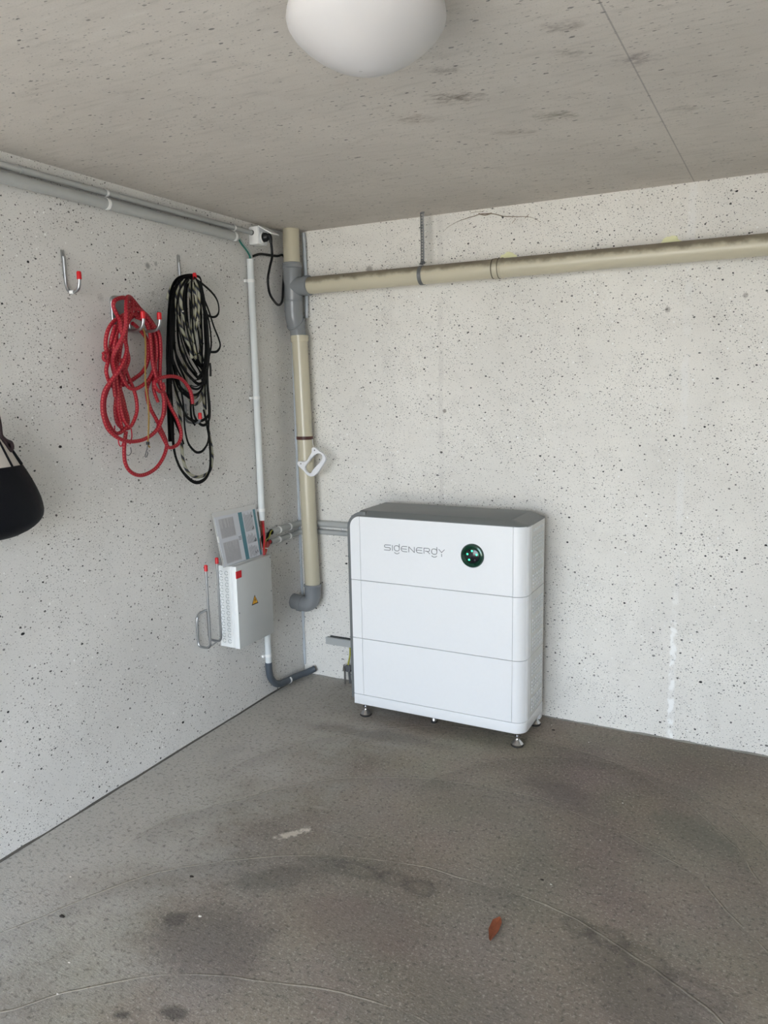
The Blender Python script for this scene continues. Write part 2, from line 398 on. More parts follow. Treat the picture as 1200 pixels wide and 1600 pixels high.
# ------------------------------------------------------------------ materials
M = {}
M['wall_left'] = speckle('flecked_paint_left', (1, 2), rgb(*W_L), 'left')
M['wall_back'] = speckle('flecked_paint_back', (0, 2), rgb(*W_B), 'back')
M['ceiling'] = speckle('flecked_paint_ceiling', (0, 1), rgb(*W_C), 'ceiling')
M['floor'] = floor_mat()
M['plain_wall'] = simple('plain_wall', rgb(216, 214, 208), .8, wear=.05, scale=6)
M['asphalt'] = simple('forecourt', rgb(182, 174, 160), .9, wear=.1, scale=8)
M['white'] = simple('white_powder_coat', rgb(236, 237, 238), .34, wear=.01, scale=90)
M['white2'] = simple('white_trim', rgb(226, 228, 230), .4, wear=.015, scale=90)
M['side'] = simple('light_grey_side', rgb(222, 222, 219), .5, wear=.03, scale=90)
M['dark'] = simple('slate_grey_plastic', rgb(112, 115, 115), .42, wear=.03, scale=120)
M['seam'] = simple('seam_shadow_gap', rgb(120, 122, 124), .7)
M['chrome'] = simple('polished_steel', rgb(200, 200, 202), .16, 1., wear=.04)
M['steel'] = simple('zinc_plated_steel', rgb(178, 180, 182), .3, 1., wear=.08, scale=60)
M['steel_dull'] = simple('dull_galvanised_steel', rgb(128, 130, 132), .5, .8, wear=.15, scale=60)
M['rubber'] = simple('black_rubber', rgb(28, 28, 30), .6)
M['black'] = simple('black_plastic', rgb(18, 18, 20), .4)
M['red'] = simple('red_vinyl', rgb(205, 25, 35), .38, wear=.04)
M['pvc'] = simple('cream_pvc', rgb(200, 193, 170), .22, wear=.04, scale=8)
M['grey_pvc'] = simple('grey_pvc', rgb(134, 137, 140), .24, wear=.03, scale=10)
M['conduit'] = simple('grey_conduit', rgb(176, 178, 176), .45, wear=.03, scale=20)
M['conduit_w'] = simple('white_conduit', rgb(224, 228, 228), .42, wear=.02, scale=20)
M['flex'] = simple('dark_grey_hose', rgb(78, 86, 94), .42, wear=.08, scale=20)
M['clip'] = simple('white_clip', rgb(240, 240, 238), .45, wear=.01)
M['metalbox'] = simple('grey_enamelled_steel', rgb(192, 194, 192), .38, wear=.02, scale=20)
M['boxside'] = simple('lit_enamelled_steel', rgb(240, 242, 241), .4, wear=.015, scale=20)  # paler copy of the box steel, door light put into the colour
M['opal'] = simple('opal_glass', rgb(206, 203, 202), .30, wear=.01, scale=5)
M['foam'] = simple('pale_yellow_foam', rgb(250, 250, 205), .8, wear=.04, bump=.4)
M['green_glow'] = simple('lit_green_led', rgb(20, 160, 90), .3, emit=((.03, .75, .26, 1), .8))
M['ring_green'] = simple('green_black_ring', rgb(14, 62, 46), .12, .3, wear=.05, spec=.8)
M['lens'] = simple('black_glass', rgb(16, 14, 22), .12, wear=.02, spec=.6)
M['purple'] = simple('unlit_led', rgb(50, 34, 54), .3)
M['logo'] = simple('grey_print', rgb(128, 130, 132), .5)
M['paper'] = simple('print_paper', rgb(205, 208, 214), .35, wear=.02, scale=200)
M['ink'] = simple('grey_ink', rgb(160, 160, 164), .5)
M['ink2'] = simple('dark_ink', rgb(112, 112, 116), .5)
M['teal'] = simple('teal_ink', rgb(84, 134, 146), .45)
M['sleeve'] = simple('frosted_sleeve', rgb(214, 214, 212), .2, wear=.02)
M['yellow'] = simple('warning_yellow', rgb(235, 170, 30), .4)
M['ink_black'] = simple('warning_black', rgb(20, 20, 22), .5)
M['cable_red'] = simple('red_cable', rgb(186, 40, 46), .4, wear=.04)
M['cable_brown'] = simple('brown_cable', rgb(132, 58, 36), .45)
M['cable_black'] = simple('black_cable', rgb(11, 11, 13), .42, spec=.3)
M['webbing'] = simple('black_webbing', rgb(5, 5, 7), .6, spec=.15)
M['cable_yellow'] = simple('yellow_green_wire', rgb(170, 168, 50), .45, wear=.2, scale=120)
M['cable_green'] = simple('green_wire', rgb(30, 112, 98), .4)
M['cable_clear'] = simple('pale_sleeved_wire', rgb(168, 176, 172), .3)
M['strap_brown'] = simple('brown_band', rgb(74, 38, 32), .5)
M['handle'] = simple('white_handle', rgb(238, 238, 240), .4, wear=.01)
M['elastic'] = simple('tan_elastic', rgb(160, 128, 66), .7, wear=.2, scale=300)
M['navy'] = simple('dark_navy_cloth', rgb(9, 11, 18), .6, wear=.1, scale=60, bump=.3, spec=.2)
M['cream'] = simple('cream_cloth', rgb(205, 198, 190), .8, wear=.05, bump=.3)
M['maroon'] = simple('dark_braid', rgb(38, 20, 26), .7, wear=.3, scale=200)
M['leaf'] = simple('dead_leaf', rgb(132, 70, 40), .7, wear=.25, scale=120)
M['crumb'] = simple('pale_crumb', rgb(225, 220, 210), .8)
M['bark'] = simple('dark_scrap', rgb(50, 42, 36), .9)
M['web'] = simple('dusty_web', rgb(150, 136, 120), .9)
M['sealant'] = simple('rough_sealant', rgb(196, 202, 208), .7, wear=.12, scale=30, bump=.5)

def rope_mat(name, kind):
    a = N(name); uv = a.n('UVMap').outputs[0]; s = a.n('SeparateXYZ'); a.l(uv, s.inputs[0])
    U, V = s.outputs[0], s.outputs[1]
    if kind == 'red':
        ph = a.math('FRACT', a.math('ADD', a.math('MULTIPLY', U, 2.), a.math('MULTIPLY', V, 95.)))
        ph2 = a.math('FRACT', a.math('SUBTRACT', a.math('MULTIPLY', U, 2.), a.math('MULTIPLY', V, 95.)))
        k = a.math('MULTIPLY', a.math('GREATER_THAN', ph, .70), a.math('GREATER_THAN', ph2, .70))
        br = a.math('ADD', a.math('PINGPONG', a.math('MULTIPLY', ph, 4.), .5), a.math('PINGPONG', a.math('MULTIPLY', ph2, 4.), .5))
        c = a.mix(a.math('MULTIPLY', br, .4), rgb(164, 10, 38), rgb(98, 4, 24)); c = a.mix(a.math('MULTIPLY', k, .75), c, rgb(222, 120, 96))
        a.base(c); a.rough(.55); a.bump(br, .4, .001)
    else:
        ph = a.math('FRACT', a.math('ADD', U, a.math('MULTIPLY', V, 19.)))
        ph2 = a.math('FRACT', a.math('ADD', a.math('MULTIPLY', U, 8.), a.math('MULTIPLY', V, -260.)))
        c = a.mix(a.sstep(ph, .55, .62), rgb(164, 162, 144), rgb(40, 42, 54))
        c = a.mix(a.math('MULTIPLY', a.sstep(a.math('FRACT', a.math('ADD', ph, .3)), .86, .9), .7), c, rgb(150, 144, 96))
        a.base(c); a.rough(.75); a.bump(ph2, .3, .001)
    return a.m
M['rope_red'] = rope_mat('red_braid', 'red'); M['rope_bw'] = rope_mat('striped_braid', 'bw')

# ------------------------------------------------------------------ room shell
RX = 2.75; DYT = DY-.2
struct('floor', box(-.2, RX+.2, DYT, .2, -.2, 0), M['floor'])
struct('ceiling', box(-.2, RX+.2, DYT, .2, 2.2, 2.42), M['ceiling'])
struct('wall_left', box(-.2, 0, DYT, .2, 0, 2.2), M['wall_left'])
struct('wall_back', box(0, RX, 0, .2, 0, 2.2), M['wall_back'])
struct('wall_right', box(RX, RX+.2, DYT, .2, 0, 2.2), M['plain_wall'])
fb = box(0, OX0, DYT, DY, 0, 2.2); fb = box(OX1, RX, DYT, DY, 0, 2.2, bm=fb); fb = box(OX0, OX1, DYT, DY, OZ, 2.2, bm=fb)
struct('wall_front', fb, M['plain_wall'])
struct('ground', box(-14, 17, DY-26, DYT, -.22, -.02), M['asphalt'])
# mortar rims at the foot of the walls
def rim(pts, r, seed):
    random.seed(seed); q = []
    for (x, y) in pts: q.append((x, y, .0))
    n = 60; P = []
    for i in range(n+1):
        t = i/n; P.append((q[0][0]+(q[1][0]-q[0][0])*t+random.uniform(-1, 1)*.0022, q[0][1]+(q[1][1]-q[0][1])*t+random.uniform(-1, 1)*.0022, random.uniform(-.003, .001)))
    return tube(P, r, 6, sub=2)
struct('trim_1', rim([(.002, -4.2), (.002, -.02)], .006, 3), simple('dark_floor_joint', rgb(96, 92, 86), .9, wear=.25, scale=20, bump=.5), True)
struct('trim_2', rim([(.02, -.002), (RX-.02, -.002)], .006, 4), simple('pale_floor_joint', rgb(150, 146, 138), .9, wear=.3, scale=14, bump=.5), True)
# rough bead of sealant down the inner corner
P = [(.004+random.uniform(-.001, .002), -.004, z) for z in [i*.05 for i in range(1, 44)]]
struct('trim_3', tube(P, .007, 8, sub=2, rfun=lambda t: .7+.4*abs(math.sin(t*37))), M['sealant'], True)
# the forecourt door frame

# ------------------------------------------------------------------ energy storage cabinet
XL, XR, YF, YB = .497, 1.287, -.350, -.085
Z0, Z1, Z2, Z3, ZT = .062, .108, .372, .638, .922
es = thing('energy_storage_cabinet', 'tall white stacked battery cabinet with slate grey top and round green status light', 'battery cabinet', (.89, -.2, 0))
RC = .05
def footprint(inset=0., x0=XL, rr=RC):
    return [(x0, YB), (x0, YF+inset)] + arc(XR-inset-rr, YF+inset+rr, rr, -90, 0, 10) + [(XR-inset, YB)]
def module(name, z0, z1, label=None, top_round=False):
    core = obj(name, prism([(XL+.004, YB), (XL+.004, YF+.006)]+arc(XR-.006-RC, YF+.006+RC, RC, -90, 0, 10)+[(XR-.006, YB)], 'z', z0, z1), M['seam'], es)
    if label: core['label'] = label
    a, b = z0+.0011, z1-.0011
    # left trim, front panel, right corner cover and side panel, each its own skin
    if top_round:
        rr = .048
        poly = [(XL, a), (.5445, a), (.5445, b)] + arc(XL+rr, b-rr, rr, 90, 180, 8)
        obj('left_trim', prism(poly, 'y', YF, YF+.012), M['white'], core)
    else: obj('left_trim', box(XL, .5445, YF, YF+.012, a, b, .0006, 1), M['white'], core)
    obj('front_panel', box(.5457, 1.2335, YF, YF+.012, a, b, .0006, 1), M['white'], core)
    # corner cover with shallow vertical flutes on its far half
    outer = [(1.2347, YF)] + arc(XR-RC, YF+RC, RC, -90, -28, 8)
    a0 = -28
    n = 7
    for i in range(n*4+1):
        t = i/(n*4); ang = a0+(0-a0)*min(1, t*1.4)
        d = .0012*(1 if (i % 4) in (1, 2) else 0)
        if t*1.4 <= 1: cx, cy = XR-RC+(RC-d)*math.cos(math.radians(ang)), YF+RC+(RC-d)*math.sin(math.radians(ang))
        else: cx, cy = XR-d, YF+RC+(t-1/1.4)*.10
        outer.append((cx, cy))
    yl = outer[-1][1]
    inner = [(XR-.01, yl), (XR-RC, YF+.012+.01), (1.2347, YF+.012)]
    obj('corner_cover', prism(outer+inner, 'z', a, b), M['white'], core)
    obj('side_panel', box(XR-.008, XR-.0005, yl+.001, YB, a, b, .0005, 1), M['side'], core)
    # louvre studs of the side grille: columns of little rectangles
    g = None; rows = int((b-a-.03)/.0155)
    for c in range(6):
        for r in range(rows):
            if r % 5 == 4: continue
            y = YF+.098+c*.026; z = a+.018+r*.0155
            if y+.014 > YB-.006: continue
            g = box(XR-.003, XR+.0022, y, y+.011, z, z+.009, bm=g)
    gr = obj('side_grille', g, M['white2'], core, smooth=False); gr['kind'] = 'stuff'
    return core
obj('base_plinth', prism(footprint(-.001, XL), 'z', Z0, Z1-.0012, bev=.0012), M['white'], es)
obj('rear_flange', box(XR-.012, XR-.001, YB-.03, YB, .035, Z1), M['white2'], es)
module('battery_module', Z1, Z2); module('battery_module', Z2, Z3)
top = module('inverter_module', Z3, ZT, 'top module with grey lettering and round status light', True)
# slate top lid: bevelled all round, wrapping over the left shoulder
def loop(bm, pts): return [bm.verts.new(p) for p in pts]
lb = bmesh.new()
xo = XL+.030
lower = [(xo, YB, ZT-.004), (xo, YF+.0005, ZT-.004)] + [(x, y, ZT-.004) for x, y in arc(XR-RC, YF+.0005+RC, RC, -90, 0, 8)] + [(XR-.0005, YB, ZT-.004)]
mid = [(p[0], p[1], ZT+.002) for p in lower]
fl = [(xo+.012, YB, .945), (xo+.012, YF+.026, .945)] + [(x, y, .945) for x, y in arc(XR-.062-.012, YF+.026+.012, .012, -90, 0, 8)] + [(XR-.062, YB, .945)]
A, B, C_ = loop(lb, lower), loop(lb, mid), loop(lb, fl)
for U, V in ((A, B), (B, C_)):
    for i in range(len(U)):
        j = (i+1) % len(U); lb.faces.new((U[i], U[j], V[j], V[i]))
lb.faces.new(C_); lb.faces.new(A[::-1])
obj('top_lid', lb, M['dark'], es)
# slate side shell: a band that follows the left flank and the rounded shoulder
ro = .075; zo = .941
prof = [(XL-.016, .085)] + [(p[0], p[1]) for p in arc(XL-.016+ro, zo-ro, ro, 180, 95, 12)] + [(XL+.075, zo+.002), (XL+.075, ZT+.0005)] + [(p[0], p[1]) for p in arc(XL+.049, ZT-.048, .0485, 92, 180, 10)] + [(XL+.0005, .085)]
obj('side_shell', prism(prof, 'y', YF+.004, YB, bev=.0012), M['dark'], es)
# status light
dc = (1.0645, YF, .7925)
st = obj('status_light', lathe([(0, .004), (.030, .004), (.034, .009), (.040, .012), (.046, .010), (.0495, .004), (.0495, -.001)], dc, (0, -1, 0), 48), M['ring_green'], es)
obj('lens', lathe([(0, .0065), (.028, .0062), (.0315, .004)], dc, (0, -1, 0), 40), M['lens'], st)
for i in range(5):
    a = math.radians(90+72*i); q = (dc[0]+.0205*math.cos(a), YF-.0062, dc[2]+.0205*math.sin(a))
    o = obj('indicator', lathe([(0, .0014), (.003, .001), (.0042, 0)], q, (0, -1, 0), 14), M['green_glow'] if i != 3 else M['purple'], st)
    if i == 3: o['label'] = 'unlit purple indicator'
# lettering, drawn as thin strokes
def strokes(polys, w, y, th=.0008):
    bm = None
    for P in polys:
        for a, b in zip(P, P[1:]):
            a, b = Vector((a[0], 0, a[1])), Vector((b[0], 0, b[1])); t = (b-a).normalized(); n = Vector((-t.z, 0, t.x))*w/2; e = t*w*.35
            q = [a-e-n, b+e-n, b+e+n, a-e+n]
            bm = prism([(v.x, v.z) for v in q], 'y', y-th, y+.0002, bm=bm)
    return bm
def rr(x0, x1, z0, z1, r, start, end):   # piece of a rounded rectangle traced clockwise from parameter start to end
    pts = [(x0+(x1-x0)/2, z1), (x1-r, z1)] + arc(x1-r, z1-r, r, 90, 0, 4) + arc(x1-r, z0+r, r, 0, -90, 4) + arc(x0+r, z0+r, r, 270, 180, 4) + arc(x0+r, z1-r, r, 180, 90, 4) + [(x0+(x1-x0)/2, z1)]
    n = len(pts); return pts[int(start*n):int(end*n)+1]
def glyph(c, x, z, h, w):
    r = h*.3
    if c == 'S': return [[(x+w, z+h), (x+r, z+h)]+arc(x+r, z+h*.75, h*.25, 90, 270, 6)+[(x+w-r, z+h*.5)]+arc(x+w-r, z+h*.25, h*.25, 90, -90, 6)+[(x, z)]]
    if c == 'I': return [[(x, z), (x, z+h)]]
    if c == 'E': return [[(x+w, z+h), (x+h*.5, z+h)]+arc(x+h*.5, z+h*.5, h*.5, 90, 270, 8)+[(x+w, z)], [(x+.002, z+h*.5), (x+w*.92, z+h*.5)]]
    if c == 'N': return [[(x, z), (x, z+h), (x+w, z), (x+w, z+h)]]
    if c == 'R': return [[(x, z), (x, z+h), (x+w-r, z+h)]+arc(x+w-r, z+h*.72, h*.28, 90, -90, 6)+[(x+w*.25, z+h*.44)], [(x+w*.55, z+h*.44), (x+w, z)]]
    if c == 'g': return [rr(x, x+w, z, z+h, h*.42, 0, 1), [(x+w, z+h*.5), (x+w, z+h*1.35)], arc(x+w*.5, z+h*.12, w*.62, 222, 318, 6)]
    if c == 'Y': return [[(x, z+h), (x+w*.5, z+h*.45), (x+w, z+h)], [(x+w*.5, z+h*.15), (x+w*.5, z-h*.3)]]
L = []; x = .6635; z = .784; h = .0225
for c, wd in zip('SIgENERgY', (.031, 0, .024, .0275, .0255, .0275, .026, .024, .025)):
    L += glyph(c, x, z, h, wd); x += wd+(.0085 if c != 'I' else .0085)
x_end = x
obj('lettering', strokes(L, .0026, YF), M['logo'], es, smooth=False)
# levelling feet
def level_foot(x, y, s=1.):
    f = obj('levelling_foot', lathe([(0, .0045), (.024*s, .0045), (.025*s, .010), (.017*s, .020), (.011*s, .026), (.008*s, .031), (.008*s, .038), (.013*s, .038), (.013*s, .045), (.008*s, .045), (.008*s, Z0+.004), (0, Z0+.004)], (x, y, 0), seg=28), M['chrome'], es)
    obj('rubber_pad', lathe([(0, 0), (.025*s, 0), (.027*s, .003), (.025*s, .0055), (0, .0055)], (x, y, 0), seg=28), M['rubber'], f)
for x, y in ((.538, -.322), (1.250, -.322), (1.259, -.098), (.538, -.098)): level_foot(x, y)
level_foot(.85, -.262, .55)

# ------------------------------------------------------------------ drain pipes
UY = -.085
UP = [(.0715, UY, 2.2), (.0700, UY, 2.035)]
dp = thing('drain_downpipe', 'cream vertical drain downpipe in the corner with grey tee and bottom bend', 'pipe', (.07, UY, 0))
obj('upper_pipe', pipe((.0725, UY, 2.2), (.0705, UY, 2.02), .0385, 36), M['pvc'], dp)
# tee body with socket collar and side branch
tb = lathe([(.041, .0), (.0445, .002), (.0445, .012), (.0465, .014), (.0465, .024), (.0445, .026), (.043, .028), (.043, .215), (.041, .235), (.037, .25), (0, .25)], (.0705, UY, 2.050), (0, 0, -1), 36)
tb2 = lathe([(.042, 0), (.042, .062), (.0455, .064), (.0455, .088), (.0425, .090), (.0385, .090)], (.075, UY, 1.941), (1, 0, 0), 32)
obj('tee_fitting', merge(tb, tb2), M['grey_pvc'], dp)
obj('tee_rib', lathe([(.0435, 0), (.0450, .002), (.0450, .006), (.0435, .008)], (.0705, UY, 1.880), (0, 0, -1), 36), M['grey_pvc'], dp)
# offset bend that steps the pipe back and to the right
obj('offset_bend', tube([(.0705, UY, 1.87), (.0712, UY, 1.82), (.0725, -.0825, 1.795), (.075, -.0745, 1.772), (.0765, -.0695, 1.762)], .042, 32, sub=5), M['grey_pvc'], dp)
obj('bend_lip', tube([(.0737, -.0800, 1.7800), (.0752, -.0700, 1.7700)], .0468, 32, sub=1), M['grey_pvc'], dp)
obj('bend_neck', tube([(.0765, -.0705, 1.775), (.0800, -.0705, 1.752), (.0825, -.072, 1.73), (.0840, -.072, 1.69)], .0372, 32, sub=4), M['grey_pvc'], dp)
LT = [(0.0896, -0.0720, 1.7103)][0]; LB = [(0.1134, -0.0720, 0.4971)][0]
obj('lower_collar', pipe((LT[0], -.072, LT[2]+.008), (LT[0]+.0005, -.072, LT[2]-.022), .0415, 36), M['pvc'], dp)
obj('collar_rib', pipe((LT[0], -.072, LT[2]+.001), (LT[0], -.072, LT[2]-.006), .0432, 36), M['pvc'], dp)
obj('lower_pipe', pipe(LT, LB, .0375, 36), M['pvc'], dp)
ux, uz = LB[0], LB[2]
obj('bottom_socket', lathe([(.0375, 0), (.0435, .001), (.0440, .009), (.0425, .013), (.0405, .016), (.0405, .05)], (ux, -.072, uz+.012), (0, 0, -1), 32), M['grey_pvc'], dp)
obj('bottom_bend', tube([(ux, -.072, uz-.02), (ux, -.072, uz-.05), (ux-.008, -.073, uz-.075), (ux-.03, -.075, uz-.093), (ux-.055, -.077, uz-.094), (-.004, -.080, uz-.086)], .0385, 32, sub=5), M['grey_pvc'], dp)
obj('bend_collar', tube([(ux-.062, -.0775, uz-.094), (ux-.082, -.079, uz-.092)], .0415, 32, sub=1), M['grey_pvc'], dp)

HZ = 1.941
hp = thing('horizontal_drain_pipe', 'long cream horizontal drain pipe under the ceiling along the back wall', 'pipe', (1.1, UY, HZ))
a = N('dusty_cream_pvc'); pos = a.n('NewGeometry').outputs['Position']; s_ = a.n('SeparateXYZ'); a.l(pos, s_.inputs[0]); nn = a.n('NewGeometry'); sn = a.n('SeparateXYZ'); a.l(nn.outputs['Normal'], sn.inputs[0])
dust = a.math('MULTIPLY', a.sstep(a.math('ADD', s_.outputs[2], a.math('MULTIPLY', a.math('SUBTRACT', a.noise(pos, 22., 5, .65), .5), .035)), HZ+.000, HZ+.024), a.math('MULTIPLY_ADD', a.noise(pos, 9., 4), .5, .6))
c = a.mix(a.math('MULTIPLY', dust, .85), rgb(200, 193, 170), rgb(84, 70, 54))
c = a.mix(a.math('MULTIPLY', a.sstep(a.noise(pos, 45., 2), .73, .78), .5), c, rgb(70, 50, 36))
a.base(c); a.rough(a.math('MULTIPLY_ADD', dust, .4, .33)); M['pvc_dusty'] = a.m
obj('pipe_run', pipe((.155, UY, HZ), (1.075, UY, HZ), .0385, 40), M['pvc_dusty'], hp)
obj('socket', lathe([(.0385, 0), (.0415, .002), (.0415, .010), (.0400, .012), (.0400, .030), (.0415, .032), (.0415, .036), (.0395, .040)], (1.062, UY, HZ), (1, 0, 0), 40), M['pvc_dusty'], hp)
obj('seal_ring', lathe([(.0388, 0), (.0402, .0005), (.0402, .0035), (.0388, .004)], (1.055, UY, HZ), (1, 0, 0), 40), simple('seal_dark', rgb(88, 80, 66), .7), hp)  # dark rings of the pipe coupling
obj('seal_ring', lathe([(.0402, 0), (.0421, .0005), (.0421, .0025), (.0402, .003)], (1.0815, UY, HZ), (1, 0, 0), 40), bpy.data.materials['seal_dark'], hp)
obj('pipe_run', pipe((1.085, UY, HZ), (RX, UY, HZ), .0385, 40), M['pvc_dusty'], hp)

# perforated hanger strap
hs = thing('perforated_hanger_strap', 'dark perforated steel strap hanging from the ceiling around the horizontal pipe', 'strap', (.737, UY, 2.2))
P = [(.737, UY+.002, 2.199), (.737, UY+.002, 2.14), (.739, UY-.001, 2.06), (.740, UY-.006, 2.0), (.737, UY-.018, 1.983)]
sb = tube(P, .0085, 8, sub=4, flat=.13, nrm=(0, 1, 0))
obj('hanging_strap', sb, M['steel_dull'], hs)
wrap = [(.735+.004*math.sin(math.radians(t)), UY+.0405*math.sin(math.radians(t)), HZ+.0405*math.cos(math.radians(t))) for t in range(0, 360, 15)]
wb = bmesh.new(); rings = []
for t in range(0, 360, 12):
    c_, s__ = math.cos(math.radians(t)), math.sin(math.radians(t))
    rings.append([wb.verts.new((x, UY+rad*s__, HZ+rad*c_)) for x, rad in ((.7275, .0388), (.7445, .0388), (.7445, .0406), (.7275, .0406))])
for i in range(len(rings)):
    A_, B_ = rings[i], rings[(i+1) % len(rings)]
    for k in range(4): wb.faces.new((A_[k], A_[(k+1) % 4], B_[(k+1) % 4], B_[k]))
obj('pipe_loop', wb, M['steel_dull'], hs)
hb = None
for i in range(17): hb = lathe([(0, .0012), (.0027, .0012), (.0027, 0)], (.737+.002*i/16, UY-.0002-.006*(i/16)**3, 2.188-i*.0118), (0, -1, 0), 10, bm=hb)
o = obj('strap_holes', hb, simple('pale_hole', rgb(190, 186, 176), .8), hs); o['kind'] = 'stuff'
obj('strap_bolt', lathe([(0, .010), (.006, .010), (.006, .002), (.009, .002), (.009, -.003), (0, -.003)], (.740, UY-.004, 1.992), (1, 0, 0), 6), M['steel_dull'], hs)
obj('ceiling_screw', lathe([(0, .007), (.005, .006), (.007, .002), (.007, 0)], (.742, UY, 2.2), (0, 0, -1), 12), M['steel_dull'], hs)

# foam plugs behind the pipe
def foam(x, label, k):
    random.seed(k); bm = bmesh.new(); n = 26
    rim_ = [1+random.uniform(-.12, .12) for _ in range(n)]
    rows = []
    for rr_, hh in ((1., .0), (.92, .008), (.6, .014), (.25, .016)):
        rows.append([bm.verts.new((x+.038*rr_*rim_[i]*math.cos(2*math.pi*i/n), .001-hh, 1.986+.030*rr_*rim_[i]*math.sin(2*math.pi*i/n))) for i in range(n)])
    for A_, B_ in zip(rows, rows[1:]):
        for i in range(n): bm.faces.new((A_[i], A_[(i+1) % n], B_[(i+1) % n], B_[i]))
    bm.faces.new(rows[-1])
    tag(obj('foam_plug', bm, M['foam']), label, 'foam plug', 'pale foam plugs in the back wall')
foam([(1.0909, 0.0000, 2.0003)][0][0], 'pale yellow foam plug above the pipe joint, nearer the perforated strap', 1)
foam([(1.7309, 0.0000, 2.0059)][0][0], 'pale yellow foam plug above the pipe, farther right of the perforated strap', 2)

# thin whitewashed conduit behind the downpipe
tag(obj('thin_riser', tube([(0.0969, -0.0180, 2.1907), (0.1002, -0.0180, 2.1010), (0.1012, -0.0180, 1.9992), (0.1022, -0.0180, 1.8964), (0.0982, -0.0180, 1.8019)], .0085, 12, sub=4), M['sealant']), 'thin whitewashed riser tucked behind the upper downpipe and its grey tee', 'conduit')

# brown band and white handle on the lower pipe
bz = [(0.0906, -0.0720, 1.2352)][0]
bx_ = LT[0]+(LB[0]-LT[0])*(LT[2]-bz[2])/(LT[2]-LB[2])
hb = bmesh.new(); rings = []
for t in range(0, 360, 12):
    c_, s__ = math.cos(math.radians(t)), math.sin(math.radians(t))
    rings.append([hb.verts.new((bx_+rad*c_, -.072+rad*s__, bz[2]+dz)) for rad, dz in ((.0378, -.008), (.0378, .008), (.0405, .007), (.0405, -.007))])
for i in range(len(rings)):
    A_, B_ = rings[i], rings[(i+1) % len(rings)]
    for k in range(4): hb.faces.new((A_[k], A_[(k+1) % 4], B_[(k+1) % 4], B_[k]))
tag(obj('brown_band', hb, M['strap_brown']), 'dark brown band wrapped round the lower cream pipe', 'band')
hd = thing('plastic_handle', 'white plastic D-shaped handle hanging by a thin string against the cream pipe', 'handle', [(0.1647, -0.1150, 1.1296)][0])
Yh = -.118
out = [(0.1765, -0.1180, 1.1956), (0.1907, -0.1180, 1.1929), (0.2080, -0.1180, 1.1796), (0.2322, -0.1180, 1.1650), (0.2439, -0.1180, 1.1472), (0.2397, -0.1180, 1.1289), (0.2230, -0.1180, 1.1071), (0.2042, -0.1180, 1.0821), (0.1819, -0.1180, 1.0614), (0.1599, -0.1180, 1.0545), (0.1385, -0.1180, 1.0614), (0.1175, -0.1180, 1.0823), (0.0892, -0.1180, 1.1046), (0.0843, -0.1180, 1.1183), (0.0939, -0.1180, 1.1263), (0.1157, -0.1180, 1.1239), (0.1378, -0.1180, 1.1306), (0.1531, -0.1180, 1.1509), (0.1684, -0.1180, 1.1727), (0.1690, -0.1180, 1.1879)]
inn = [(0.2198, -0.1180, 1.1632), (0.2057, -0.1180, 1.1659), (0.1858, -0.1180, 1.1594), (0.1635, -0.1180, 1.1405), (0.1428, -0.1180, 1.1200), (0.1274, -0.1180, 1.0996), (0.1303, -0.1180, 1.0827), (0.1480, -0.1180, 1.0710), (0.1607, -0.1180, 1.0730), (0.1778, -0.1180, 1.0950), (0.2019, -0.1180, 1.1156), (0.2222, -0.1180, 1.1345), (0.2264, -0.1180, 1.1513)]
def ringplate(outer, inner, y, th, bm=None):
    """plate with a hole between two outlines, both resampled and joined"""
    def resample(P, n):
        P = [Vector(p) for p in P]+[Vector(P[0])]; L = [0]
        for a_, b_ in zip(P, P[1:]): L.append(L[-1]+(b_-a_).length)
        o_ = []
        for i in range(n):
            d = L[-1]*i/n; k = max(j for j in range(len(L)) if L[j] <= d+1e-12); k = min(k, len(P)-2)
            t = (d-L[k])/max(1e-9, L[k+1]-L[k]); o_.append(P[k].lerp(P[k+1], t))
        return o_
    n = 56; O = resample(spline(outer, 4, True), n); I = resample(spline(inner, 4, True), n)
    c_ = sum((Vector(p) for p in I), Vector())/n
    key = lambda p: math.atan2(p.z-c_.z, p.x-c_.x)
    # start both at the point nearest the same direction, same winding
    def area(P): return sum(P[i].x*P[(i+1) % n].z-P[(i+1) % n].x*P[i].z for i in range(n))
    if area(O) < 0: O.reverse()
    if area(I) < 0: I.reverse()
    i0 = min(range(n), key=lambda i: abs(key(O[i]))); j0 = min(range(n), key=lambda i: abs(key(I[i])))
    O = O[i0:]+O[:i0]; I = I[j0:]+I[:j0]
    bm = bm or bmesh.new(); R = []
    e = .0014
    for P_, yy, off in ((O, y+th/2-e, 0), (O, y+th/2, e), (I, y+th/2, -e), (I, y+th/2-e, 0), (I, y-th/2+e, 0), (I, y-th/2, -e), (O, y-th/2, e), (O, y-th/2+e, 0)):
        row = []
        for p in P_:
            d = (p-c_); d.y = 0; q = p-d.normalized()*off; row.append(bm.verts.new((q.x, yy, q.z)))
        R.append(row)
    for a_ in range(8):
        A_, B_ = R[a_], R[(a_+1) % 8]
        for i in range(n): bm.faces.new((A_[i], A_[(i+1) % n], B_[(i+1) % n], B_[i]))
    return bm
obj('grip_frame', ringplate(out, inn, Yh, .014), M['handle'], hd)
for p in [(0.1864, -0.1260, 1.1813), (0.1059, -0.1260, 1.1151)]:
    obj('eyelet', lathe([(0, .0008), (.0034, .0008), (.0034, 0)], p, (0, -1, 0), 12), simple('eyelet_grey', rgb(120, 118, 116), .6), hd)
obj('string', tube([(0.1626, -0.1050, 1.2324), (0.1652, -0.1050, 1.2081), (0.1835, -0.1240, 1.1857)], .0013, 6, sub=4), M['clip'], hd)

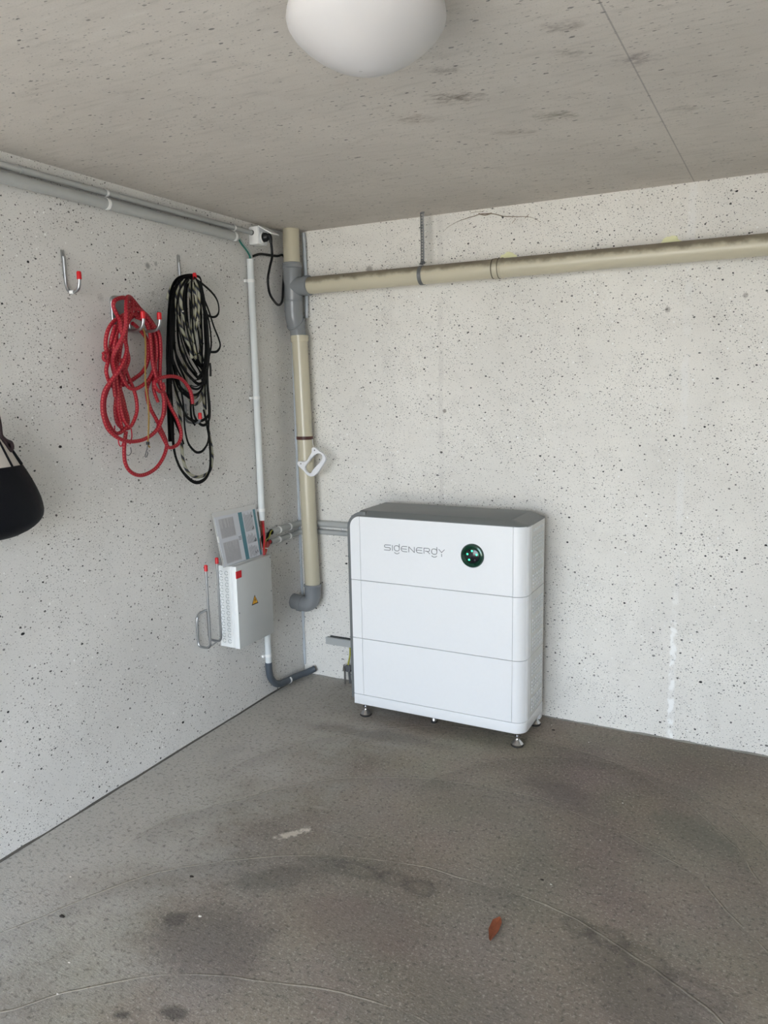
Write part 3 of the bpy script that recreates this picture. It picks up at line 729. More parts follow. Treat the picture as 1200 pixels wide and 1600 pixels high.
# ------------------------------------------------------------------ conduits at the top of the left wall
def clip_y(x, y, z, r, parent):  # C-clip around a run along y
    pts = [(x+(r+.001)*math.cos(math.radians(t)), y, z+(r+.001)*math.sin(math.radians(t))) for t in range(-150, 151, 20)]
    return obj('clip', tube(pts, .0055, 8, sub=1, flat=.25, nrm=None), M['clip'], parent)
def band(center, axis, r, w=.008, th=.0015, a0=-140, a1=140, ref=(1, 0, 0)):
    ax = Vector(axis).normalized(); u = Vector(ref); u = (u-ax*u.dot(ax)).normalized(); v = ax.cross(u); O = Vector(center)
    bm = bmesh.new(); rings = []
    for t in range(int(a0), int(a1)+1, 14):
        c_, s__ = math.cos(math.radians(t)), math.sin(math.radians(t))
        rings.append([bm.verts.new(O+ax*h_+(u*c_+v*s__)*q) for q, h_ in ((r, -w/2), (r, w/2), (r+th, w/2), (r+th, -w/2))])
    for A_, B_ in zip(rings, rings[1:]):
        for k in range(4): bm.faces.new((A_[k], A_[(k+1) % 4], B_[(k+1) % 4], B_[k]))
    bm.faces.new(rings[0]); bm.faces.new(rings[-1][::-1])
    return bm
tk = thing('thick_ceiling_conduit', 'thick grey conduit running along the top of the left wall, lower of the pair', 'conduit', (.026, -1.5, 2.116))
obj('tube', pipe((.026, -4.9, 2.118), (.026, -.437, 2.116), .0185, 24), M['conduit'], tk)
for y in (-.455, -1.155, -2.1):
    obj('clip', band((.026, y, 2.1165), (0, 1, 0), .0186, .012, .0016, -150, 110), M['clip'], tk)
tn = thing('thin_ceiling_conduit', 'thin grey conduit along the top of the left wall ending at the socket', 'conduit', (.018, -1.5, 2.154))
obj('tube', pipe((.018, -4.9, 2.158), (.018, -.318, 2.154), .0105, 20), M['conduit'], tn)
for y in (-1.145, -.44): obj('clip', band((.018, y, 2.154), (0, 1, 0), .0106, .010, .0014), M['clip'], tn)
obj('coupling', pipe((.018, -1.49, 2.155), (.018, -1.43, 2.155), .0122, 20), M['conduit'], tn)

# white upright conduit
cu = thing('white_upper_conduit', 'white upright conduit on the left wall from socket height down to the meter box', 'conduit', (.018, -.337, .87))
CX = .018
cT = [(0.0180, -0.3320, 2.0389)][0]; cB = [(0.0180, -0.3207, 0.8692)][0]
obj('tube', pipe((CX, -.336, cT[2]), (CX, -.336, cB[2]), .0150, 24, cap=False), M['conduit_w'], cu)
obj('tube_rim', pipe((CX, -.336, cT[2]-.001), (CX, -.336, cT[2]-.02), .0140, 24), M['cable_black'], cu)
for z in (1.945, 1.433, .918):
    cl = obj('clip', band((CX, -.336, z), (0, 0, 1), .0152, .014, .002, -150, 150), M['clip'], cu)
    obj('clip_foot', box(.0, .012, -.366, -.346, z-.006, z+.006, .001, 1), M['clip'], cl)
cl_ = thing('white_lower_conduit', 'short white upright conduit below the grey meter box', 'conduit', (.018, -.337, .16))
obj('tube', pipe((CX, -.336, .38), (CX, -.336, .160), .0150, 24), M['conduit_w'], cl_)
c1 = obj('clip', band((CX, -.336, .212), (0, 0, 1), .0152, .014, .002, -150, 150), M['clip'], cl_)
obj('clip_foot', box(.0, .012, -.366, -.346, .206, .218, .001, 1), M['clip'], c1)
fx = thing('dark_flexible_conduit', 'dark blue-grey bent conduit curving from the wall into the floor corner', 'conduit', (.03, -.2, .03))
obj('tube', tube([(.018, -.336, .175), (.0185, -.336, .135), (.020, -.328, .095), (.023, -.300, .058), (.025, -.262, .040), (.025, -.215, .034), (.026, -.150, .031), (.032, -.095, .028), (.050, -.048, .030), (.077, -.021, .044)], .0165, 20, sub=5), M['flex'], fx)
obj('open_end', tube([(.0770, -.0210, .044), (.0790, -.0195, .0451)], .0140, 18, sub=1), M['black'], fx)
for p, ax in (((.0255, -.185, .033), (0, 1, 0)),):
    obj('clip', band(p, ax, .0168, .010, .0018, -60, 150), M['clip'], fx)

# grey twin conduits round the corner to the cabinet
def twin(zl, zr, r, label, y0):
    t = thing('corner_conduit', label, 'conduit', (.03, -.05, zl), 'twin grey conduits feeding the battery cabinet')
    obj('tube', tube([(r+.001, y0, zl), (r+.001, -.15, zl-.0008), (r+.001, -.07, zl-.001), (r+.012, -.028, (zl+zr)/2), (.07, -.0015-r, zr), (.14, -.0015-r, zr), (.30, -.0015-r, zr), (.60, -.0015-r, zr-.001)], r, 20, sub=5), M['conduit'], t)
    for y in (-.205, -.115): obj('clip', band((r+.001, y, zl-.0006), (0, 1, 0), r+.0002, .010, .0022, -100, 100), M['clip'], t)
    obj('open_end', pipe((r+.001, y0-.0008, zl), (r+.001, y0+.004, zl), r*.82, 18), M['black'], t)
za = [(0.0160, -0.2641, 0.8009)][0]; zb = [(0.0130, -0.2737, 0.7544)][0]; zc = [(0.1893, -0.0160, 0.8070)][0]; zd = [(0.1866, -0.0140, 0.7663)][0]
twin(za[2], zc[2], .0155, 'upper of the two grey conduits rounding the corner to the battery cabinet', za[1])
twin(zb[2], zd[2]-.001, .0130, 'lower of the two grey conduits rounding the corner to the battery cabinet', zb[1])

# ------------------------------------------------------------------ socket, plug and cord
so = thing('wall_socket', 'white surface socket with open lid at the top of the left wall corner', 'socket', (.0, -.28, 2.14))
sy0, sy1, sz0, sz1, sxd = -.314, -.246, 2.104, 2.180, .050
obj('body', box(.0, sxd, sy0, sy1, sz0, sz1, .004, 2), M['clip'], so)
obj('faceplate', box(sxd, sxd+.004, sy0+.004, sy1-.004, sz0+.004, sz1-.004, .0015, 1), M['white2'], so)
obj('socket_well', lathe([(.0215, 0), (.0245, .0), (.0245, .007), (.0215, .007), (.0205, .001), (0, .001)], (sxd+.003, (sy0+sy1)/2, 2.134), (1, 0, 0), 28), M['clip'], so)
lid = prism([(sxd+.001, sz1+.003), (sxd+.068, 2.1445), (sxd+.0675, 2.1395), (sxd+.001, sz1-.002)], 'y', sy0+.002, sy1-.002)
obj('lid', lid, M['clip'], so)
obj('cable_gland', pipe((.018, sy0-.006, 2.154), (.018, sy0+.002, 2.154), .0115, 16), M['black'], so)
pc = thing('power_cord', 'black plug and power cord looping down from the socket beside the downpipe', 'cord', (.09, -.283, 2.14))
obj('plug', lathe([(0, .0), (.018, .0), (.019, .004), (.019, .018), (.015, .024), (.0115, .030), (0, .031)], (sxd+.004, -.283, 2.134), (1, 0, 0), 24), M['black'], pc)
obj('plug_neck', tube([(sxd+.024, -.283, 2.134), (sxd+.038, -.283, 2.139), (sxd+.045, -.283, 2.128), (sxd+.046, -.283, 2.108)], .0098, 14, sub=5, rfun=lambda t: 1.05-.35*t), M['black'], pc)
cp = [(sxd+.046, -.283, 2.115)] + [(0.0940, -0.2744, 2.0751), (0.0940, -0.2767, 2.0448), (0.0900, -0.2912, 2.0024), (0.0850, -0.3026, 1.9496), (0.0800, -0.2875, 1.8965), (0.0750, -0.2531, 1.8679), (0.0650, -0.2001, 1.8504), (0.0550, -0.1532, 1.8734), (0.0450, -0.1260, 1.9428), (0.0200, -0.0789, 2.0191), (0.0180, -0.0669, 2.0730), (0.0180, -0.0841, 2.0895), (0.0200, -0.1292, 2.0791), (0.0180, -0.1923, 2.0751), (0.0180, -0.2514, 2.0714), (0.0180, -0.2904, 2.0621)] + [(CX, -.334, cT[2]+.004), (CX, -.336, cT[2]-.02)]
obj('cable', tube(cp, .0055, 12, sub=6), M['cable_black'], pc)
gw = thing('green_wire', 'green and pale wires bridging the thick conduit and the white upright conduit', 'wire', (.026, -.43, 2.11))
obj('core', tube([(.026, -.445, 2.113), (.026, -.425, 2.110)] + [(0.0240, -0.3973, 2.0912), (0.0240, -0.3673, 2.0715), (0.0240, -0.3461, 2.0501)] + [(.020, -.339, cT[2]-.01)], .0035, 10, sub=6), M['cable_green'], gw)
obj('pale_sleeve', tube([(.028, -.445, 2.119), (.028, -.422, 2.116)] + [(0.0260, -0.3906, 2.0960), (0.0260, -0.3581, 2.0766), (0.0260, -0.3347, 2.0514)] + [(.022, -.333, cT[2]-.01)], .0038, 10, sub=6), M['cable_clear'], gw)

# ------------------------------------------------------------------ meter box
BX, BY0, BY1, BZ0, BZ1 = .106, -.655, -.402, .358, .724
mb = thing('meter_box', 'grey steel electrical box with red tag and yellow warning triangle on the left wall', 'electrical box', (.0, -.53, BZ0))
obj('base', box(.0, BX-.028, BY0, BY1, BZ0, BZ1, .0015, 1), M['boxside'], mb)
lidm = box(BX-.027, BX, BY0-.001, BY1+.001, BZ0-.001, BZ1+.001, .002, 2)
for f in lidm.faces:
    f.normal_update(); f.material_index = 1 if f.normal.y < -.6 else 0  # cover faces turned to the door take the painted-light copy
obj('front_cover', lidm, [M['metalbox'], M['boxside']], mb)
kb = None; random.seed(5)
for i in range(13):
    z = BZ0+.028+i*.0255
    for x in (.022, .052):
        pts = [(x+.0085*math.cos(math.radians(t)), BY0-.0004, z+.0085*math.sin(math.radians(t))) for t in range(20, 341, 20)]
        kb = tube(pts, .0011, 5, sub=1, bm=kb)
o = obj('knockouts', kb, simple('knockout_edge', rgb(170, 176, 176), .4), mb); o['kind'] = 'stuff'
obj('side_rib', box(BX-.040, BX-.032, BY0-.003, BY0+.001, BZ0+.006, BZ1-.006, .001, 1), M['boxside'], mb)
rt_ = box(BX-.003, BX+.002, BY0-.0015, BY0+.034, BZ1-.052, BZ1-.020, .0008, 1)
obj('red_tag', rt_, M['red'], mb)
ty, tz = [(0.1070, -0.5351, 0.5475)][0][1:]
def tri(s): return [(ty-.0240*s, tz-.0195*s), (ty+.0240*s, tz-.0195*s), (ty, tz+.0235*s)]
w1 = obj('warning_triangle', prism(tri(1.0), 'x', BX-.0002, BX+.0006), M['ink_black'], mb, smooth=False)
obj('yellow_field', prism(tri(.76), 'x', BX+.0005, BX+.0010), M['yellow'], w1, smooth=False)
bolt = [(ty+.0010, tz+.0085), (ty-.0050, tz-.0015), (ty-.0006, tz-.0012), (ty-.0030, tz-.0105), (ty+.0050, tz+.0012), (ty+.0012, tz+.0010), (ty+.0030, tz+.0078)]
obj('bolt_symbol', prism(bolt, 'x', BX+.0009, BX+.0014), M['ink_black'], w1, smooth=False)
for y_, z_ in ((BY0+.008, BZ0+.16), (BY1-.006, BZ1-.010), (BY1-.008, BZ0+.20)):
    obj('screw', lathe([(0, .0015), (.0022, .0013), (.0030, 0)], (BX, y_, z_), (1, 0, 0), 10), M['steel_dull'], mb)

# leaflet leaning on the box against the wall
tl, tr = [(0.0140, -0.6687, 0.9364)][0], [(0.0140, -0.3692, 0.9309)][0]
bl, br = [(0.0700, -0.6867, 0.7423)][0], [(0.0700, -0.4047, 0.7406)][0]
bl = (bl[0], bl[1], BZ1+.002); br = (br[0], br[1], BZ1+.002)
lf = thing('instruction_leaflet', 'printed leaflet with two teal stripes in a clear sleeve on the meter box', 'leaflet', bl)
TL, TR, BL, BR = map(Vector, (tl, tr, bl, br))
nrm_ = (TR-TL).cross(TL-BL).normalized()
if nrm_.x < 0: nrm_ = -nrm_
def lp(u, v, d=0.): return (BL.lerp(BR, u)).lerp(TL.lerp(TR, u), v)+nrm_*d
def patch(bm, u0, u1, v0, v1, d0, d1):
    b = bmesh.new(); q = [lp(u, v, d) for d in (d0, d1) for u, v in ((u0, v0), (u1, v0), (u1, v1), (u0, v1))]
    V = [b.verts.new(p) for p in q]
    for f in ((0, 1, 2, 3), (4, 5, 6, 7), (0, 1, 5, 4), (1, 2, 6, 5), (2, 3, 7, 6), (3, 0, 4, 7)): b.faces.new([V[i] for i in f])
    bmesh.ops.recalc_face_normals(b, faces=b.faces[:])
    return merge(bm, b)
obj('sleeve_back', patch(None, -.01, 1.0, 0, 1.09, -.006, -.004), M['sleeve'], lf)
pp = obj('page', patch(None, .01, .99, .005, .995, -.003, 0), M['paper'], lf)
t_ = patch(None, .535, .625, .01, .99, 0, .0004); t_ = patch(t_, .90, .955, .01, .99, 0, .0004)
obj('teal_stripes', t_, M['teal'], pp, smooth=False)
tx = patch(None, .075, .41, .55, .94, 0, .0003); tx = patch(tx, .075, .44, .05, .47, 0, .0003)
obj('text_blocks', tx, simple('pale_grey_print', rgb(186, 186, 188), .5), pp, smooth=False)
ln = None; random.seed(11)
for (u0, u1, v0, v1, n) in ((.085, .40, .56, .93, 26), (.085, .43, .06, .46, 26)):
    for i in range(n):                                  # the page lies on its side: text lines run up the page
        u = u0+(u1-u0)*(i+.2)/n; ln = patch(ln, u, u+(u1-u0)/n*.38, v0+random.uniform(0, .01), v1-random.choice((0, .01, .02, .10, .18)), .0003, .0006)
for i in range(11):
    u = .655+i*.0195; a_ = random.uniform(.02, .08)
    for v0, v1 in ((a_, .28), (.31, .52), (.56, .96)): ln = patch(ln, u, u+.007, v0, v1-random.uniform(0, .08), .0, .0006)
o = obj('print_lines', ln, M['ink'], pp, smooth=False); o['kind'] = 'stuff'
fg = None
for (u, v, s1, s2) in ((.855, .86, .03, .05), (.85, .62, .035, .07), (.82, .60, .02, .03), (.86, .36, .03, .08), (.83, .34, .015, .04), (.86, .11, .025, .06), (.81, .10, .02, .05)):
    for k in range(3): fg = patch(fg, u-s1/2+k*s1/3, u-s1/2+k*s1/3+.006, v-s2/2, v+s2/2*(1-.2*k), .0006, .0009)
for v in (.50, .47, .44): fg = patch(fg, .455, .52, v, v+.012, 0, .0006)
obj('figures', fg, M['ink2'], pp, smooth=False)['kind'] = 'stuff'
obj('sleeve_tab', patch(None, -.018, .005, .50, .62, -.004, .001), M['clip'], lf)

# cables between conduits and box
def cable(name, label, pts, r, mat, flat=1.):
    return tag(obj(name, tube(pts, r, 10, sub=6, flat=flat), mat), label, 'cable')
zt = cB[2]; zb0 = BZ1-.002
cable('brown_cable', 'brown cable beside the leaflet, dropping from the white conduit into the box', [(.018, -.346, zt+.03), (.020, -.347, zt-.02), (.026, -.3535, zt-.06), (.045, -.395, .80), (.058, -.412, .76), (.062, -.413, zb0)], .0048, M['cable_brown'])
cable('red_cable', 'straight bright red cable dropping from the white conduit into the box', [(.024, -.337, zt+.03), (.026, -.338, zt-.02), (.036, -.352, .85), (.055, -.375, .79), (.074, -.408, .75), (.078, -.413, zb0)], .0048, M['cable_red'])
cable('black_cable', 'black cable from the upper grey conduit bending down behind the red cable', [(.012, -.327, zt+.03), (.014, -.327, zt-.03), (.016, -.335, .81), (.018, -.338, .78), (.04, -.375, .75), (.055, -.4045, zb0)], .0065, M['cable_black'])
cable('black_sleeved_cable', 'black sleeved cable emerging from the upper grey conduit end', [(.016, za[1]+.03, za[2]), (.016, za[1]-.01, za[2]), (.018, za[1]-.030, za[2]-.010), (.028, za[1]-.060, za[2]-.045), (.055, -.372, .74), (.066, -.4045, zb0)], .0075, M['cable_black'])
cable('earth_wire', 'yellow-green earth wire arching out of the upper grey conduit', [(.020, za[1]+.03, za[2]+.006), (.024, za[1]-.012, za[2]+.006), (.034, za[1]-.045, za[2]-.016), (.050, -.362, .775), (.068, -.392, .745), (.074, -.405, zb0)], .0028, M['cable_yellow'])
cable('dark_red_cable', 'dark red cable curving out of the lower grey conduit down to the box', [(.013, zb[1]+.03, zb[2]), (.014, zb[1]-.008, zb[2]), (.022, zb[1]-.034, zb[2]-.012), (.036, -.335, .762), (.056, -.372, .738), (.070, -.4045, zb0)], .0088, M['cable_red'])
tag(obj('cable_tie', band((.060, -.383, .747), (.2, -.25, -.9), .013, .003, .001, -180, 180), M['clip']), 'thin white cable tie round the cables just above the box', 'cable tie')

# ------------------------------------------------------------------ cable tray and earth clamp by the cabinet
tr_ = [(0.1506, 0.0000, 0.2140)][0]
ty_ = thing('cable_trunking', 'short grey trunking on the back wall running behind the battery cabinet', 'trunking', (.22, -.015, .21))
obj('trunk_body', box(.150, .47, -.020, 0, .188, .2225, .0015, 1), M['conduit'], ty_)
obj('trunk_lid', box(.149, .47, -.0235, -.0195, .187, .2235, .001, 1), M['conduit'], ty_)
obj('top_gap_shadow', box(.166, .47, -.010, 0, .2225, .2285, .002, 1), simple('gap_shade', rgb(58, 60, 60), .9, wear=.3, scale=60), ty_)  # dark strip stands for the shadow in the gap above the trunking
gc = thing('earth_clamp', 'small steel earthing rod with clamp standing beside the battery cabinet', 'earth clamp', (.262, -.04, 0))
R0 = (.268, -.043)
obj('rod', pipe((R0[0], R0[1], -.002), (R0[0], R0[1], .100), .0055, 14), M['chrome'], gc)
obj('rod_collar', lathe([(.0055, 0), (.011, .001), (.011, .016), (.0085, .018), (.0085, .030), (.0055, .031)], (R0[0]-.0005, R0[1], .070), (0, 0, 1), 6), M['chrome'], gc)
obj('clamp_block', box(R0[0]+.008, R0[0]+.034, R0[1]-.006, R0[1]+.012, .066, .102, .003, 1), M['steel_dull'], gc)
obj('clamp_screw', pipe((R0[0]+.034, R0[1]+.002, .074), (R0[0]+.048, R0[1]+.002, .074), .005, 8), M['black'], gc)
obj('back_rod', pipe((R0[0]+.020, R0[1]+.018, -.002), (R0[0]+.022, R0[1]+.004, .080), .0065, 12), M['steel_dull'], gc)
tag(obj('earth_lead', tube([(.283, -.012, .190), (.286, -.016, .17), (.286, -.020, .14), (.285, -.033, .112), (.286, -.040, .09)], .0042, 10, sub=6), M['cable_yellow']), 'twisted yellow-green lead from the trunking down to the earth clamp', 'wire')
tag(obj('thin_dark_wire', tube([(.296, -.012, .192), (.302, -.02, .15), (.304, -.03, .11), (.304, -.036, .08)], .0018, 8, sub=6), M['flex']), 'thin dark wire beside the yellow-green lead next to the cabinet', 'wire')

# ------------------------------------------------------------------ hooks
def cap_(p, q, parent, r=.0078):  # red cap over the end of a prong
    p, q = Vector(p), Vector(q); d = (q-p).normalized()
    return obj('red_cap', lathe([(0, .020), (.0055, .0195), (r, .016), (r, -.006), (.0055, -.0062)], q, d, 16), M['red'], parent)
h1 = thing('single_wall_hook', 'empty single J hook with one red tip, leftmost on the left wall', 'hook', (.0, -1.337, 1.86))
hy = -1.338
obj('back_strip', tube([(.003, hy-.002, 1.940), (.003, hy, 1.90), (.004, hy, 1.85)], .0075, 10, sub=4, flat=.3, nrm=(1, 0, 0)), M['steel'], h1)
obj('prong', tube([(.0055, hy, 1.92), (.0055, hy, 1.86), (.007, hy, 1.825), (.018, hy, 1.808), (.040, hy, 1.803), (.060, hy, 1.812), (.068, hy, 1.832), (.069, hy, 1.850)], .0056, 12, sub=6), M['steel'], h1)
cap_((.069, hy, 1.82), (.069, hy, 1.848), h1)
obj('torn_sticker', box(.022, .040, hy-.0065, hy+.0065, 1.7975, 1.8095, .002, 1), M['clip'], h1)

h2 = thing('double_wall_hook', 'double hook with two red tips holding the coiled red rope', 'hook', (.0, -1.1, 1.75))
ya, yb, zt2, za2 = -1.146, -1.066, 1.808, 1.690
obj('back_frame', tube([(.006, ya, za2+.01), (.006, ya, 1.76), (.006, ya, zt2-.014), (.006, ya+.006, zt2-.003), (.006, ya+.02, zt2), (.006, yb-.02, zt2), (.006, yb-.006, zt2-.003), (.006, yb, zt2-.014), (.006, yb, 1.76), (.006, yb, za2+.01)], .0055, 12, sub=5), M['steel'], h2)
obj('back_plate', box(.0, .0025, ya+.004, yb-.004, za2+.01, zt2-.004, .0008, 1), M['steel_dull'], h2)
for y, xe, zz in ((ya, .150, 0), (yb, .150, .002)):
    obj('prong', tube([(.006, y, za2+.02), (.008, y, za2+.006+zz), (.022, y, za2-.002+zz), (.08, y, za2-.004+zz), (xe-.028, y, za2-.003+zz), (xe-.008, y, za2+.008+zz), (xe, y, za2+.028+zz), (xe, y, za2+.042+zz)], .0058, 12, sub=6), M['steel'], h2)
    cap_((xe, y, za2+.02+zz), (xe, y, za2+.040+zz), h2, .0085)

h3 = thing('cord_wall_hook', 'single hook with red tip holding the black cords and striped rope', 'hook', (.0, -.782, 1.95))
hy3 = -.782
obj('back_strip', tube([(.003, hy3, 1.998), (.003, hy3, 1.96), (.004, hy3, 1.90)], .0070, 10, sub=4, flat=.3, nrm=(1, 0, 0)), M['steel'], h3)
obj('prong', tube([(.006, hy3, 1.97), (.006, hy3, 1.90), (.008, hy3, 1.875), (.02, hy3, 1.862), (.055, hy3, 1.860), (.074, hy3, 1.870), (.080, hy3, 1.888), (.080, hy3, 1.91)], .0052, 12, sub=6), M['steel'], h3)
cap_((.080, hy3, 1.88), (.080, hy3, 1.905), h3, .0075)
h4 = thing('low_wall_hook', 'small hook with red tip peeking out below the black cords', 'hook', (.0, -.797, 1.35))
hy4 = -.797
obj('prong', tube([(.006, hy4, 1.42), (.006, hy4, 1.375), (.010, hy4, 1.352), (.03, hy4, 1.345), (.060, hy4, 1.345), (.074, hy4, 1.352), (.079, hy4, 1.368)], .0048, 12, sub=6), M['steel_dull'], h4)
cap_((.079, hy4, 1.35), (.079, hy4, 1.366), h4, .0075)
h5 = thing('long_prong_hook', 'long double hook with two tall red-tipped prongs beside the meter box', 'hook', (.0, -.77, .4))
yc, yd = -.806, -.735
zf0, zf1 = .408, .545
obj('back_frame', tube([(.006, yc, zf0+.01), (.006, yc, zf1-.03), (.006, yc+.012, zf1-.006), (.006, (yc+yd)/2, zf1), (.006, yd-.006, zf1-.002), (.006, yd, zf1-.02), (.006, yd, zf0+.015)], .0050, 12, sub=5), M['steel'], h5)
for y, zc_, dz in ((yc, .748, 0), (yd, .764, .008)):
    obj('prong', tube([(.006, y, zf0+.03+dz), (.007, y, zf0+.010+dz), (.016, y, zf0-.002+dz), (.040, y, zf0-.004+dz), (.060, y, zf0-.001+dz), (.0695, y, zf0+.012+dz), (.071, y, zf0+.035+dz), (.071, y, .55), (.071, y, zc_)], .0052, 12, sub=5), M['steel'], h5)
    cap_((.071, y, zc_-.03), (.071, y, zc_-.004), h5, .0075)
obj('cross_bar', tube([(.050, yc, zf0-.003), (.05, (yc+yd)/2, zf0-.002), (.050, yd, zf0+.004)], .0040, 10, sub=3), M['steel'], h5)

